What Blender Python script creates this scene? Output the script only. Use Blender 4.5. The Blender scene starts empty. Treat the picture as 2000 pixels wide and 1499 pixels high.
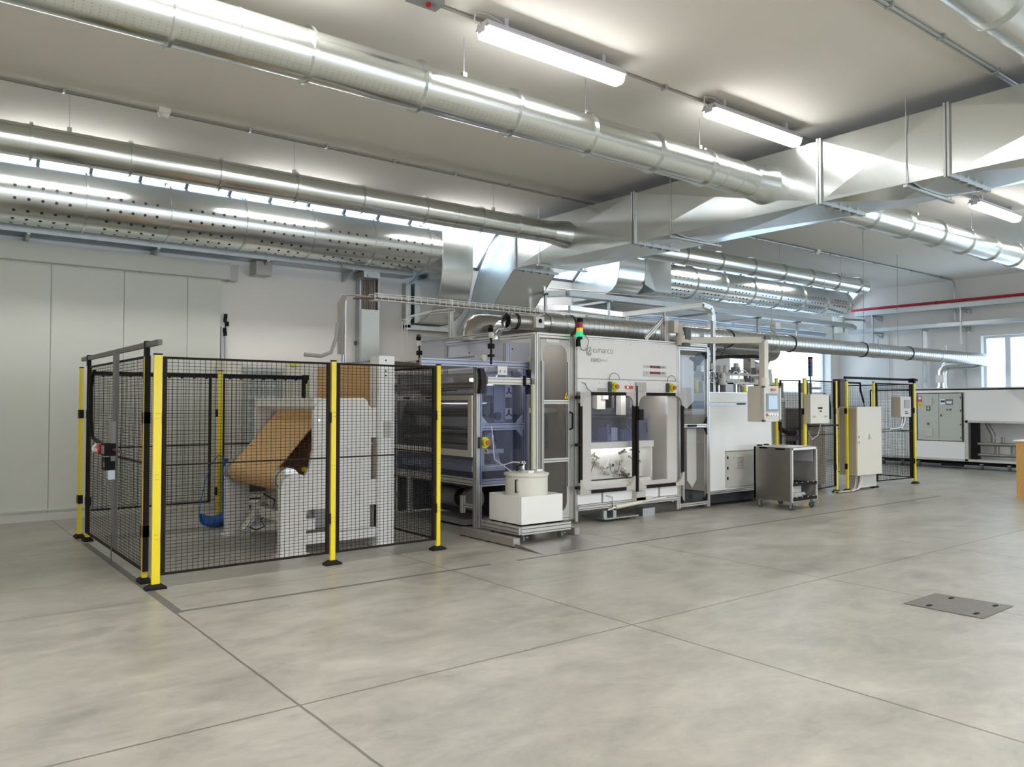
import bpy, math, random
from mathutils import Vector, Matrix
random.seed(7)
PI = math.pi
scene = bpy.context.scene

# ---------------------------------------------------------------- camera
# world: X runs along the machine line to the far wall, Y towards the left wall, Z up
FPX, CX, CY, EYE = 1555.0, 1000.0, 749.5, 1.58
_vx = Vector((3005-CX, CY-791, -FPX)).normalized()
_vy = Vector((-207-CX, CY-787, -FPX)); _vy = (_vy - _vx*_vy.dot(_vx)).normalized()
_vz = _vx.cross(_vy)
ROT = Matrix((_vx, _vy, _vz))
cam = bpy.data.cameras.new('camera'); camo = bpy.data.objects.new('camera', cam)
scene.collection.objects.link(camo); scene.camera = camo
cam.sensor_fit = 'HORIZONTAL'; cam.sensor_width = 36; cam.lens = 36*FPX/2000
cam.clip_end = 200
camo.matrix_world = Matrix.Translation((0, 0, EYE)) @ ROT.to_4x4()

# ---------------------------------------------------------------- view, world, light levels
scene.view_settings.view_transform = 'Standard'
scene.view_settings.look = 'None'
scene.view_settings.gamma = 1.0
scene.view_settings.use_curve_mapping = False
scene.view_settings.exposure = 0.08
LAMP = 27.0
SKY = 3.5
world = bpy.data.worlds.new('world'); scene.world = world; world.use_nodes = True
bg = world.node_tree.nodes['Background']
bg.inputs[0].default_value = (0.62, 0.81, 1.0, 1); bg.inputs[1].default_value = SKY
scene.cycles.max_bounces = 8; scene.cycles.diffuse_bounces = 5; scene.cycles.glossy_bounces = 4
scene.cycles.transparent_max_bounces = 24; scene.cycles.transmission_bounces = 4
scene.cycles.sample_clamp_indirect = 6.0
scene.cycles.caustics_reflective = False; scene.cycles.caustics_refractive = False

def area(x, y, z, sx, sy, power, col=(1, .985, .96), rot=(0, 0, 0)):
    l = bpy.data.lights.new('area_light', 'AREA'); l.shape = 'RECTANGLE'; l.size = sx; l.size_y = sy
    l.energy = power; l.color = col
    o = bpy.data.objects.new('area_light', l); scene.collection.objects.link(o)
    o.location = (x, y, z); o.rotation_euler = rot
    return o
LAMPW = 52.0
def fitting(x, y):                                   # a fluorescent fitting, plus an added upward fill to brighten the ceiling
    area(x, y, 4.62, 1.5, 0.16, LAMPW); area(x, y, 4.15, 1.5, 0.3, LAMPW*.50, rot=(PI, 0, 0))
# the hall's other fluorescent fittings, behind the camera and out of the picture
for yy in (-0.35, -6.0):
    for xx in (-1.2, 1.7, 4.6, 7.5, 11.0, 13.8, 16.7):
        fitting(xx, yy)
for xx in (-4.1, -1.2, 1.67): fitting(xx, 5.27)
fitting(-4.1, 10.9)
# unseen area lights added to boost daylight at the far and right walls
area(21.5, 0.5, 2.4, 5.0, 2.4, 320, (.60, .80, 1.0), (0, -PI/2, 0))
area(6.0, -9.8, 2.4, 14.0, 3.0, 330, (.95, .97, 1.0), (PI/2, 0, 0))
portal = area(6.0, -9.9, 2.4, 14.0, 3.0, 1, (1, 1, 1), (PI/2, 0, 0)); portal.data.cycles.is_portal = True

def ray(px, py): return ROT @ Vector((px-CX, CY-py, -FPX))
def at(px, py, x=None, y=None, z=None):
    d = ray(px, py)
    t = x/d.x if x is not None else (y/d.y if y is not None else (z-EYE)/d.z)
    return Vector((0, 0, EYE)) + d*t

# ---------------------------------------------------------------- materials
def lin(c):
    c = c/255.0
    return c/12.92 if c <= 0.04045 else ((c+0.055)/1.055)**2.4
def rgb(r, g, b): return (lin(r), lin(g), lin(b), 1)
MATS = {}
def mat(name, col, rough=.5, metal=0.0, spec=.5, noise=0, nscale=8, bump=0, bscale=60, emit=None, estr=1, nrough=0, stretch=None):
    if name in MATS: return MATS[name]
    m = bpy.data.materials.new(name); m.use_nodes = True; nt = m.node_tree
    b = nt.nodes['Principled BSDF']
    b.inputs['Base Color'].default_value = col; b.inputs['Roughness'].default_value = rough
    b.inputs['Metallic'].default_value = metal; b.inputs['Specular IOR Level'].default_value = spec
    tc = nt.nodes.new('ShaderNodeTexCoord'); src = tc.outputs['Object']
    if stretch:
        mp = nt.nodes.new('ShaderNodeMapping'); mp.inputs['Scale'].default_value = stretch
        nt.links.new(src, mp.inputs[0]); src = mp.outputs[0]
    nz = nt.nodes.new('ShaderNodeTexNoise'); nz.inputs['Scale'].default_value = nscale; nz.inputs['Detail'].default_value = 5
    nt.links.new(src, nz.inputs['Vector'])
    if noise or nrough:
        if noise:
            mr = nt.nodes.new('ShaderNodeMapRange'); mr.inputs[3].default_value = 1-noise; mr.inputs[4].default_value = 1+noise
            nt.links.new(nz.outputs[0], mr.inputs[0])
            mx = nt.nodes.new('ShaderNodeVectorMath'); mx.operation = 'SCALE'; mx.inputs[0].default_value = col[:3]
            nt.links.new(mr.outputs[0], mx.inputs['Scale']); nt.links.new(mx.outputs[0], b.inputs['Base Color'])
        if nrough:
            mr2 = nt.nodes.new('ShaderNodeMapRange'); mr2.inputs[3].default_value = max(.02, rough-nrough); mr2.inputs[4].default_value = rough+nrough
            nt.links.new(nz.outputs[0], mr2.inputs[0]); nt.links.new(mr2.outputs[0], b.inputs['Roughness'])
    if bump:
        n2 = nt.nodes.new('ShaderNodeTexNoise'); n2.inputs['Scale'].default_value = bscale
        nt.links.new(src, n2.inputs['Vector'])
        bp = nt.nodes.new('ShaderNodeBump'); bp.inputs['Strength'].default_value = bump; bp.inputs['Distance'].default_value = .01
        nt.links.new(n2.outputs[0], bp.inputs['Height']); nt.links.new(bp.outputs[0], b.inputs['Normal'])
    if emit:
        b.inputs['Emission Color'].default_value = emit; b.inputs['Emission Strength'].default_value = estr
    MATS[name] = m
    return m
def glassmat(name, tint, haze=0.0, gloss=.06, hazecol=(.8, .8, .85, 1), rough=.03):
    m = bpy.data.materials.new(name); m.use_nodes = True; nt = m.node_tree
    for n in list(nt.nodes): nt.nodes.remove(n)
    out = nt.nodes.new('ShaderNodeOutputMaterial')
    tr = nt.nodes.new('ShaderNodeBsdfTransparent'); tr.inputs[0].default_value = tint
    gl = nt.nodes.new('ShaderNodeBsdfGlossy'); gl.inputs['Roughness'].default_value = rough
    lw = nt.nodes.new('ShaderNodeLayerWeight'); lw.inputs[0].default_value = .5
    pw = nt.nodes.new('ShaderNodeMath'); pw.operation = 'POWER'; pw.inputs[1].default_value = 5.0; nt.links.new(lw.outputs['Facing'], pw.inputs[0])
    mul = nt.nodes.new('ShaderNodeMath'); mul.operation = 'MULTIPLY_ADD'; mul.inputs[1].default_value = .9; mul.inputs[2].default_value = gloss*.5
    nt.links.new(pw.outputs[0], mul.inputs[0])
    mx = nt.nodes.new('ShaderNodeMixShader'); nt.links.new(mul.outputs[0], mx.inputs[0])
    df = nt.nodes.new('ShaderNodeBsdfDiffuse'); df.inputs[0].default_value = hazecol
    mh = nt.nodes.new('ShaderNodeMixShader'); mh.inputs[0].default_value = haze
    nt.links.new(tr.outputs[0], mh.inputs[1]); nt.links.new(df.outputs[0], mh.inputs[2])
    nt.links.new(mh.outputs[0], mx.inputs[1]); nt.links.new(gl.outputs[0], mx.inputs[2])
    nt.links.new(mx.outputs[0], out.inputs[0])
    MATS[name] = m
    return m

GALV = mat('galvanised_steel', (.76, .795, .785, 1), .22, 1.0, noise=.02, nscale=2, bump=0)
GALVD = mat('galvanised_matt', (.50, .52, .52, 1), .42, .9, noise=.14, nscale=12, nrough=.1)
SPIRAL = mat('spiral_duct_steel', (.68, .68, .66, 1), .34, 1.0, noise=.10, nscale=20, nrough=.1)
STEEL = mat('brushed_stainless', (.33, .305, .28, 1), .30, 1.0, noise=.10, nscale=3, nrough=.06, stretch=(1, 1, 3))
CHROME = mat('chrome', (.75, .73, .70, 1), .12, 1.0)
ALU = mat('anodised_aluminium', (.70, .69, .67, 1), .38, .75, noise=.04)
ALUG = mat('aluminium_groove', (.16, .155, .15, 1), .6, .5)
WALLW = mat('white_wall_paint', (.80, .77, .72, 1), .85, noise=.03, nscale=1.5)
CEILM = mat('ceiling_paint', (.85, .825, .765, 1), .9, noise=.03, nscale=.8)
DOORM = mat('door_panel_paint', (.60, .61, .54, 1), .5, noise=.03, nscale=2)
WHITE = mat('machine_white', (.84, .815, .79, 1), .42, noise=.02)
WHITE2 = mat('machine_white_bright', (.89, .88, .86, 1), .38)
WARMG = mat('warm_grey_paint', (.50, .475, .43, 1), .45)
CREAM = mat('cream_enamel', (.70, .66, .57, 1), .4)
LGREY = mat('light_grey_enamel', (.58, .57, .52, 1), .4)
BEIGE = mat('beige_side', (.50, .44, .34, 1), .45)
YELLOW = mat('safety_yellow', rgb(238, 214, 24), .35)
YELG = mat('yellow_green_plastic', rgb(214, 214, 30), .4)
BLACK = mat('black_paint', (.012, .010, .010, 1), .6, spec=.15)
BROWNB = mat('dark_brown_frame', (.018, .012, .010, 1), .6, spec=.15)
RUBBER = mat('black_rubber', (.02, .018, .018, 1), .7)
DARK = mat('dark_void', (.02, .022, .026, 1), .8)
DGREY = mat('dark_grey', (.10, .10, .105, 1), .5)
MGREY = mat('mid_grey', (.25, .25, .25, 1), .5)
KRAFT = mat('kraft_paper', rgb(212, 172, 118), .75, noise=.05, nscale=3)
RED = mat('red_paint', rgb(190, 30, 50), .4)
ORANGE = mat('orange_red', rgb(190, 95, 50), .4)
BLUEP = mat('blue_hose', rgb(20, 95, 190), .35)
WOOD = mat('chipboard', rgb(205, 160, 90), .6, noise=.18, nscale=30)
TAPE = mat('grey_floor_tape', (.13, .125, .115, 1), .6, noise=.15)
IVORY = mat('ivory_plastic', (.66, .65, .52, 1), .45)
LAMPM = mat('lamp_diffuser', (.9, .9, .9, 1), .4, emit=(1, .985, .97, 1), estr=LAMP)
LAMPH = mat('lamp_housing', (.62, .60, .66, 1), .5)
SCREEN = mat('pale_screen', rgb(178, 196, 212), .15)
GREENL = mat('green_light', rgb(20, 150, 90), .3, emit=(0.02, .55, .25, 1), estr=1.0)
YELL = mat('yellow_light', rgb(230, 170, 30), .3, emit=(.8, .5, .05, 1), estr=.5)
REDL = mat('red_light', rgb(170, 25, 20), .3)
REDDISP = mat('red_display', rgb(90, 15, 25), .25)
CONDU = mat('conduit_grey', (.30, .285, .26, 1), .5)
BLUEL = mat('blue_lens', rgb(40, 60, 120), .3)
LOGO = mat('grey_print', rgb(150, 145, 142), .6)
PRINT = mat('dark_print', rgb(60, 55, 55), .6)
NAVY = mat('navy_print', rgb(35, 50, 100), .6)
GREENP = mat('green_print', rgb(35, 90, 55), .6)
REDP = mat('red_print', rgb(215, 90, 80), .6)
YELP = mat('yellow_print', rgb(235, 205, 20), .5)
BROWNC = mat('brown_cables', rgb(120, 95, 80), .7, noise=.4, nscale=60)
GLASS = glassmat('clear_polycarbonate', (.955, .95, .94, 1), .012)
GLASSW = glassmat('window_pane', (.95, .97, 1, 1), 0)
BLUEG = glassmat('blue_polycarbonate', (.80, .83, .93, 1), .035, hazecol=(.42, .46, .78, 1))
BLUEP2 = glassmat('pale_blue_polycarbonate', (.88, .90, .96, 1), .02, hazecol=(.45, .48, .75, 1))
DARKG = glassmat('smoked_polycarbonate', (.80, .79, .79, 1), .02, hazecol=(.5, .48, .5, 1))

# ---------------------------------------------------------------- mesh collector
def wloc(o):
    v = Vector((0, 0, 0))
    while o is not None:
        v += Vector(o.location); o = o.parent
    return v
class MB:
    def __init__(s): s.v = []; s.f = []; s.m = []; s.sm = []
    def add(s, vs, fs, mi=0, smooth=False):
        n = len(s.v); s.v += [tuple(v) for v in vs]
        for f in fs: s.f.append([n+i for i in f]); s.m.append(mi); s.sm.append(smooth)
        return s
    def box(s, x0, x1, y0, y1, z0, z1, mi=0):
        x0, x1 = min(x0, x1), max(x0, x1); y0, y1 = min(y0, y1), max(y0, y1); z0, z1 = min(z0, z1), max(z0, z1)
        return s.add([(x0,y0,z0),(x1,y0,z0),(x1,y1,z0),(x0,y1,z0),(x0,y0,z1),(x1,y0,z1),(x1,y1,z1),(x0,y1,z1)],
                     [(0,3,2,1),(4,5,6,7),(0,1,5,4),(1,2,6,5),(2,3,7,6),(3,0,4,7)], mi)
    def bar(s, p0, p1, w, h=None, mi=0, up=(0, 0, 1)):          # rectangular bar between two points
        p0, p1 = Vector(p0), Vector(p1); h = h or w
        d = (p1-p0).normalized(); u = Vector(up)
        if abs(d.dot(u)) > .98: u = Vector((0, 1, 0))
        a = d.cross(u).normalized(); b = a.cross(d)
        vs = [p + a*(i*w/2) + b*(j*h/2) for p in (p0, p1) for i, j in ((-1,-1),(1,-1),(1,1),(-1,1))]
        return s.add(vs, [(0,3,2,1),(4,5,6,7),(0,1,5,4),(1,2,6,5),(2,3,7,6),(3,0,4,7)], mi)
    def prof(s, p0, p1, w=.04, h=None):                          # slotted aluminium profile; slots in slot 1
        h = h or w; s.bar(p0, p1, w, h, 0)
        p0, p1 = Vector(p0), Vector(p1); d = (p1-p0).normalized(); u = Vector((0, 0, 1))
        if abs(d.dot(u)) > .98: u = Vector((0, 1, 0))
        a = d.cross(u).normalized(); b = a.cross(d); e = d*.0005
        nw = max(1, round(w/.045)); nh = max(1, round(h/.045)); g = .009
        for k in range(nw):
            o = a*((k+.5)/nw-.5)*w; s.bar(p0+o+e, p1+o-e, g, h+.002, 1, u)
        for k in range(nh):
            o = b*((k+.5)/nh-.5)*h; s.bar(p0+o+e, p1+o-e, w+.002, g, 1, u)
        return s
    def cyl(s, p0, p1, r, r2=None, n=24, caps=True, mi=0, smooth=True):
        p0, p1 = Vector(p0), Vector(p1); r2 = r if r2 is None else r2
        d = (p1-p0).normalized(); u = Vector((0, 0, 1)) if abs(d.z) < .95 else Vector((0, 1, 0))
        a = d.cross(u).normalized(); b = a.cross(d)
        vs = []
        for p, rr in ((p0, r), (p1, r2)):
            vs += [p + (a*math.cos(2*PI*k/n) + b*math.sin(2*PI*k/n))*rr for k in range(n)]
        s.add(vs, [(k, (k+1) % n, n+(k+1) % n, n+k) for k in range(n)], mi, smooth)
        if caps:
            s.add(vs[:n], [tuple(range(n-1, -1, -1))], mi); s.add(vs[n:], [tuple(range(n))], mi)
        return s
    def tube(s, pts, r, n=10, mi=0, caps=True, smooth=True):
        pts = [Vector(p) for p in pts]; vs = []; m = len(pts)
        t0 = (pts[1]-pts[0]).normalized(); u = Vector((0, 0, 1)) if abs(t0.z) < .9 else Vector((0, 1, 0))
        for i, p in enumerate(pts):
            t = (pts[min(i+1, m-1)]-pts[max(i-1, 0)]).normalized()
            a = t.cross(u)
            if a.length < .05: a = t.cross(Vector((1, 0, 0)))
            a.normalize(); b = a.cross(t); u = b
            rr = r[i] if isinstance(r, (list, tuple)) else r
            vs += [p + (a*math.cos(2*PI*k/n) + b*math.sin(2*PI*k/n))*rr for k in range(n)]
        fs = [(i*n+k, i*n+(k+1) % n, (i+1)*n+(k+1) % n, (i+1)*n+k) for i in range(m-1) for k in range(n)]
        s.add(vs, fs, mi, smooth)
        if caps: s.add(vs[:n], [tuple(range(n-1, -1, -1))], mi); s.add(vs[-n:], [tuple(range(n))], mi)
        return s
    def prism(s, poly, axis, d0, d1, mi=0):                       # polygon extruded along an axis
        def p3(a, b, d): return {'x': (d, a, b), 'y': (a, d, b), 'z': (a, b, d)}[axis]
        n = len(poly); vs = [p3(a, b, d0) for a, b in poly] + [p3(a, b, d1) for a, b in poly]
        return s.add(vs, [tuple(range(n-1, -1, -1)), tuple(range(n, 2*n))] + [(k, (k+1) % n, n+(k+1) % n, n+k) for k in range(n)], mi)
    def ring(s, outer, inner, axis, d0, d1, mi=0):                # plate with a hole (matching point counts)
        def p3(a, b, d): return {'x': (d, a, b), 'y': (a, d, b), 'z': (a, b, d)}[axis]
        n = len(outer)
        vs = [p3(a, b, d) for d in (d0, d1) for L in (outer, inner) for a, b in L]
        fs = []
        for k in range(n):
            j = (k+1) % n
            fs += [(k, j, n+j, n+k), (2*n+k, 3*n+k, 3*n+j, 2*n+j), (k, 2*n+k, 2*n+j, j), (n+k, n+j, 3*n+j, 3*n+k)]
        return s.add(vs, fs, mi)
    def build(s, name, mats, parent=None, loc=None, bevel=0):
        if not isinstance(mats, (list, tuple)): mats = [mats]
        if parent is None and loc is None:
            xs = [v[0] for v in s.v]; ys = [v[1] for v in s.v]; zs = [v[2] for v in s.v]
            loc = ((min(xs)+max(xs))/2, (min(ys)+max(ys))/2, min(zs))
        o0 = wloc(parent) if parent is not None else Vector(loc)
        me = bpy.data.meshes.new(name)
        me.from_pydata([(v[0]-o0.x, v[1]-o0.y, v[2]-o0.z) for v in s.v], [], s.f)
        for m in mats: me.materials.append(m)
        me.polygons.foreach_set('material_index', s.m); me.polygons.foreach_set('use_smooth', s.sm)
        me.update()
        o = bpy.data.objects.new(name, me); scene.collection.objects.link(o)
        if parent is not None: o.parent = parent
        else: o.location = loc
        if bevel:
            b = o.modifiers.new('bevel', 'BEVEL'); b.width = bevel; b.segments = 2; b.limit_method = 'ANGLE'
        return o
def rrect(x0, x1, z0, z1, r, n=6, rr=None):
    rs = rr or (r, r, r, r); out = []                             # corners: br, tr, tl, bl
    for (cx, cz, sx, sz, a0), q in zip(((x1, z0, -1, 1, -90), (x1, z1, -1, -1, 0), (x0, z1, 1, -1, 90), (x0, z0, 1, 1, 180)), rs):
        for k in range(n+1):
            a = math.radians(a0+90*k/n); out.append((cx+sx*q+q*math.cos(a), cz+sz*q+q*math.sin(a)))
    return out
def tag(o, label, cat, group=None, kind=None):
    o['label'] = label; o['category'] = cat
    if group: o['group'] = group
    if kind: o['kind'] = kind
    return o
def thing(name, loc, label, cat, group=None):
    o = bpy.data.objects.new(name, None); scene.collection.objects.link(o); o.location = loc; o.empty_display_size = .2
    return tag(o, label, cat, group)
def struct(o): o['kind'] = 'structure'; return o
def copy_tree(o, parent=None):
    c = o.copy(); scene.collection.objects.link(c); c.parent = parent
    for ch in list(o.children): copy_tree(ch, c)
    return c
def text(body, size, pos, facing, m, parent, name='lettering', extrude=.001, sx=1.0):
    cu = bpy.data.curves.new(name, 'FONT'); cu.body = body; cu.size = size; cu.extrude = extrude; cu.materials.append(m)
    o = bpy.data.objects.new(name, cu); scene.collection.objects.link(o); o.parent = parent
    o.location = Vector(pos)-wloc(parent); o.scale = (sx, 1, 1)
    o.rotation_euler = (PI/2, 0, {'-y': 0, '-x': -PI/2}[facing])
    return o
# ---------------------------------------------------------------- the room
XW, YW, ZC = 21.7, 12.45, 4.8          # far wall, left wall, ceiling height
XL, YB = -6.5, -10.0
fm = bpy.data.materials.new('polished_concrete'); fm.use_nodes = True; nt = fm.node_tree; b = nt.nodes['Principled BSDF']
geo = nt.nodes.new('ShaderNodeNewGeometry'); sep = nt.nodes.new('ShaderNodeSeparateXYZ'); nt.links.new(geo.outputs['Position'], sep.inputs[0])
def mth(op, a, b_=None, c=None):
    n = nt.nodes.new('ShaderNodeMath'); n.operation = op
    for i, q in enumerate((a, b_, c)):
        if q is None: continue
        if isinstance(q, (int, float)): n.inputs[i].default_value = q
        else: nt.links.new(q, n.inputs[i])
    return n.outputs[0]
def fnoise(scale, detail=6, stretch=(1, 1, 1), rough=.55, dist=0):
    mp = nt.nodes.new('ShaderNodeMapping'); mp.inputs['Scale'].default_value = stretch; nt.links.new(geo.outputs['Position'], mp.inputs[0])
    n = nt.nodes.new('ShaderNodeTexNoise'); n.inputs['Scale'].default_value = scale; n.inputs['Detail'].default_value = detail
    n.inputs['Roughness'].default_value = rough; n.inputs['Distortion'].default_value = dist
    nt.links.new(mp.outputs[0], n.inputs['Vector']); return n.outputs[0]
big = fnoise(.55, 4); mid = fnoise(2.2, 8, (1, 1.5, 1), .65, .6); fine = fnoise(14, 6); streak = fnoise(1.3, 7, (1, 2.2, 1), .7, 1.2)
val = mth('ADD', mth('MULTIPLY', big, .25), mth('ADD', mth('MULTIPLY', mid, .38), mth('ADD', mth('MULTIPLY', streak, .29), mth('MULTIPLY', fine, .08))))
cr = nt.nodes.new('ShaderNodeValToRGB'); e = cr.color_ramp.elements
e[0].position = .36; e[0].color = rgb(131, 128, 120); e[1].position = .64; e[1].color = rgb(180, 177, 166)
nt.links.new(val, cr.inputs[0])
# scuffed patches with a shape of their own
vo = nt.nodes.new('ShaderNodeTexVoronoi'); vo.inputs['Scale'].default_value = 5.5; nt.links.new(geo.outputs['Position'], vo.inputs['Vector'])
patch = mth('MULTIPLY', mth('GREATER_THAN', fnoise(.9, 3, (1, 1, 1)), .57), mth('LESS_THAN', vo.outputs['Distance'], .30))
# saw-cut joints
def line(coord, pos, w): return mth('LESS_THAN', mth('ABSOLUTE', mth('SUBTRACT', coord, pos)), w)
wob = mth('MULTIPLY', mth('SUBTRACT', fnoise(3.0, 2), .5), .012)
X_, Y_ = mth('ADD', sep.outputs[0], wob), mth('ADD', sep.outputs[1], wob)
ph = mth('SUBTRACT', mth('FRACT', mth('ADD', mth('DIVIDE', mth('SUBTRACT', X_, 1.70), 2.49), .5)), .5)
jx = mth('LESS_THAN', mth('ABSOLUTE', ph), .0032)
j = mth('MAXIMUM', jx, line(Y_, 4.0, .008))
for yy in (6.83, 9.6, 1.2, -1.6): j = mth('MAXIMUM', j, line(Y_, yy, .006))
mx = nt.nodes.new('ShaderNodeMix'); mx.data_type = 'RGBA'; nt.links.new(mth('MULTIPLY', patch, .17), mx.inputs[0])
nt.links.new(cr.outputs[0], mx.inputs[6]); mx.inputs[7].default_value = rgb(120, 116, 108)
mj = nt.nodes.new('ShaderNodeMix'); mj.data_type = 'RGBA'; nt.links.new(mth('MULTIPLY', j, .9), mj.inputs[0])
nt.links.new(mx.outputs[2], mj.inputs[6]); mj.inputs[7].default_value = rgb(98, 93, 86)
nt.links.new(mj.outputs[2], b.inputs['Base Color'])
nt.links.new(mth('ADD', mth('MULTIPLY', mid, .25), .22), b.inputs['Roughness'])
b.inputs['Specular IOR Level'].default_value = .35
bp = nt.nodes.new('ShaderNodeBump'); bp.inputs['Strength'].default_value = .15; bp.inputs['Distance'].default_value = .004
nt.links.new(mid, bp.inputs['Height']); nt.links.new(bp.outputs[0], b.inputs['Normal'])
struct(MB().box(XL-.2, XW+.2, YB-.2, YW+.2, -.2, 0).build('floor', fm, loc=(0, 0, 0)))
YE = 11.72                               # where the flat ceiling ends and the sloping skylight starts
struct(MB().box(XL-.2, XW+.2, YB-.2, YE, ZC, ZC+.2).build('ceiling', CEILM, loc=(0, 0, 0)))
ZT = 4.13
# left wall with a window near the far end
wx0, wx1, wz0, wz1 = 16.6, 21.25, 1.85, 3.35
m = MB(); m.box(XL, wx0, YW, YW+.35, 0, ZT); m.box(wx1, XW, YW, YW+.35, 0, ZT)
m.box(wx0, wx1, YW, YW+.35, 0, wz0); m.box(wx0, wx1, YW, YW+.35, wz1, ZT)
struct(m.build('wall_left', WALLW, loc=(0, 0, 0)))
def window(n, axis, a0, a1, z0, z1, d, mull, sgn):
    root = bpy.data.objects.new('window_%d' % n, None); scene.collection.objects.link(root); struct(root)
    m = MB()
    def bx(u0, u1, q0, q1):
        if axis == 'x': m.box(u0, u1, d, d+sgn*.06, q0, q1)
        else: m.box(d, d+sgn*.06, u0, u1, q0, q1)
    bx(a0, a1, z0, z0+.06); bx(a0, a1, z1-.06, z1); bx(a0, a0+.05, z0+.06, z1-.06); bx(a1-.05, a1, z0+.06, z1-.06)
    for c, w in mull: bx(c-w/2, c+w/2, z0+.06, z1-.06)
    m.build('window_frame', mat('window_frame_white', (.74, .76, .80, 1), .5), root)
    g = MB(); dd = d+sgn*.03
    if axis == 'x': g.box(a0+.02, a1-.02, dd-.004, dd+.004, z0+.02, z1-.02)
    else: g.box(dd-.004, dd+.004, a0+.02, a1-.02, z0+.02, z1-.02)
    g.build('glass_pane', GLASSW, root)
window(1, 'x', wx0, wx1, wz0, wz1, YW+.22, [], 1)
# far wall with windows
fy0, fy1, fz0, fz1 = 3.6, 8.62, 1.15, 3.30
gy0, gy1 = -4.0, 1.4
m = MB(); m.box(XW, XW+.35, fy1, YW+.35, 0, ZC); m.box(XW, XW+.35, gy1, fy0, 0, ZC); m.box(XW, XW+.35, YB, gy0, 0, ZC)
for q0, q1 in ((fy0, fy1), (gy0, gy1)): m.box(XW, XW+.35, q0, q1, 0, fz0); m.box(XW, XW+.35, q0, q1, fz1, ZC)
struct(m.build('wall_far', WALLW, loc=(0, 0, 0)))
window(2, 'y', fy0, fy1, fz0, fz1, XW+.2, [(8.08, .12), (7.0, .12), (5.6, .08)], 1)
window(3, 'y', gy0, gy1, fz0, fz1, XW+.2, [(-1.2, .08)], 1)
m = MB(); m.box(XL-.3, -1, YB-.3, YB, 0, ZC); m.box(13, XW+.3, YB-.3, YB, 0, ZC); m.box(-1, 13, YB-.3, YB, 0, .9); m.box(-1, 13, YB-.3, YB, 3.9, ZC)
struct(m.build('wall_right', WALLW, loc=(0, 0, 0)))
window(5, 'x', -1, 13, .9, 3.9, YB-.2, [(2.5, .08), (6, .08), (9.5, .08)], 1)  # unseen window added so the daylight fill has a source
struct(MB().box(XL-.3, XL, YB-.3, YW+.3, 0, ZC+.8).build('wall_near', WALLW, loc=(0, 0, 0)))
# sloping skylight between the wall head and the ceiling edge
sx0, sx1, sx2 = 11.6, 13.6, 21.7
SK = bpy.data.objects.new('window_4', None); scene.collection.objects.link(SK); struct(SK)
g = MB()
for a, c in ((XL, sx0), (sx2-8.1, sx2)):
    g.add([(a, YW+.02, ZT), (c, YW+.02, ZT), (c, YE, ZC+.02), (a, YE, ZC+.02)], [(0, 1, 2, 3)])
g.build('glass_pane', GLASSW, SK)
fmm = MB(); k = 1.4185-.615*12
while k < XW:
    if not sx0-.05 < k < sx1+.05: fmm.bar((k, YW-.01, ZT+.02), (k, YE-.01, ZC+.0), .035, .05)
    k += .615
fmm.bar((XL, YW+.03, ZT+.03), (XW, YW+.03, ZT+.03), .07, .05); fmm.build('glazing_bar', DGREY, SK)
m = MB(); m.add([(sx0, YW, ZT), (sx1, YW, ZT), (sx1, YE, ZC), (sx0, YE, ZC), (sx0, YW+.1, ZT+.3), (sx1, YW+.1, ZT+.3), (sx1, YE+.1, ZC+.3), (sx0, YE+.1, ZC+.3)],
      [(0, 3, 2, 1), (4, 5, 6, 7), (0, 1, 5, 4), (1, 2, 6, 5), (2, 3, 7, 6), (3, 0, 4, 7)])
struct(m.build('trim_2', CEILM, loc=(0, 0, 0)))
m = MB(); m.bar((sx0-.12, YW-.03, ZT-.02), (sx0-.12, YE-.03, ZC-.02), .22, .16); m.bar((XW-.1, YW-.03, ZT), (XW-.1, YE-.03, ZC), .2, .10)
struct(m.build('trim_1', WALLW, loc=(0, 0, 0)))
# big sliding door in the left wall
D = bpy.data.objects.new('door_1', None); scene.collection.objects.link(D); struct(D); D.location = (1, YW-.04, 0)
m = MB(); edges = [-5.2, -4.25, -3.3, -2.35, -1.4, -.45, .6, 1.66, 2.57, 3.44, 3.93]
for a, c in zip(edges, edges[1:]): m.box(a+.004, c-.004, YW-.10, YW-.01, .05, 3.48)
m.box(-5.2, 3.93, YW-.09, YW-.05, .06, 3.47, 1); m.build('door_panel', [DOORM, MGREY], D)
m = MB(); m.box(-5.2, 4.03, YW-.22, YW, 3.47, 3.72); m.box(4.03, 4.16, YW-.20, YW, 3.46, 3.70, 1)
for i in range(22): m.cyl((-5+i*.41, YW-.226, 3.45), (-5+i*.41, YW-.226, 3.475), .012, n=8, mi=1)
m.build('rail_cover', [DOORM, WARMG], D)
m = MB(); m.box(-5.2, 3.9, YW-.14, YW-.10, .0, .10); m.box(-5.2, 3.9, YW-.13, YW-.1, .13, .15)
m.build('bottom_rail', LGREY, D)
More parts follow.
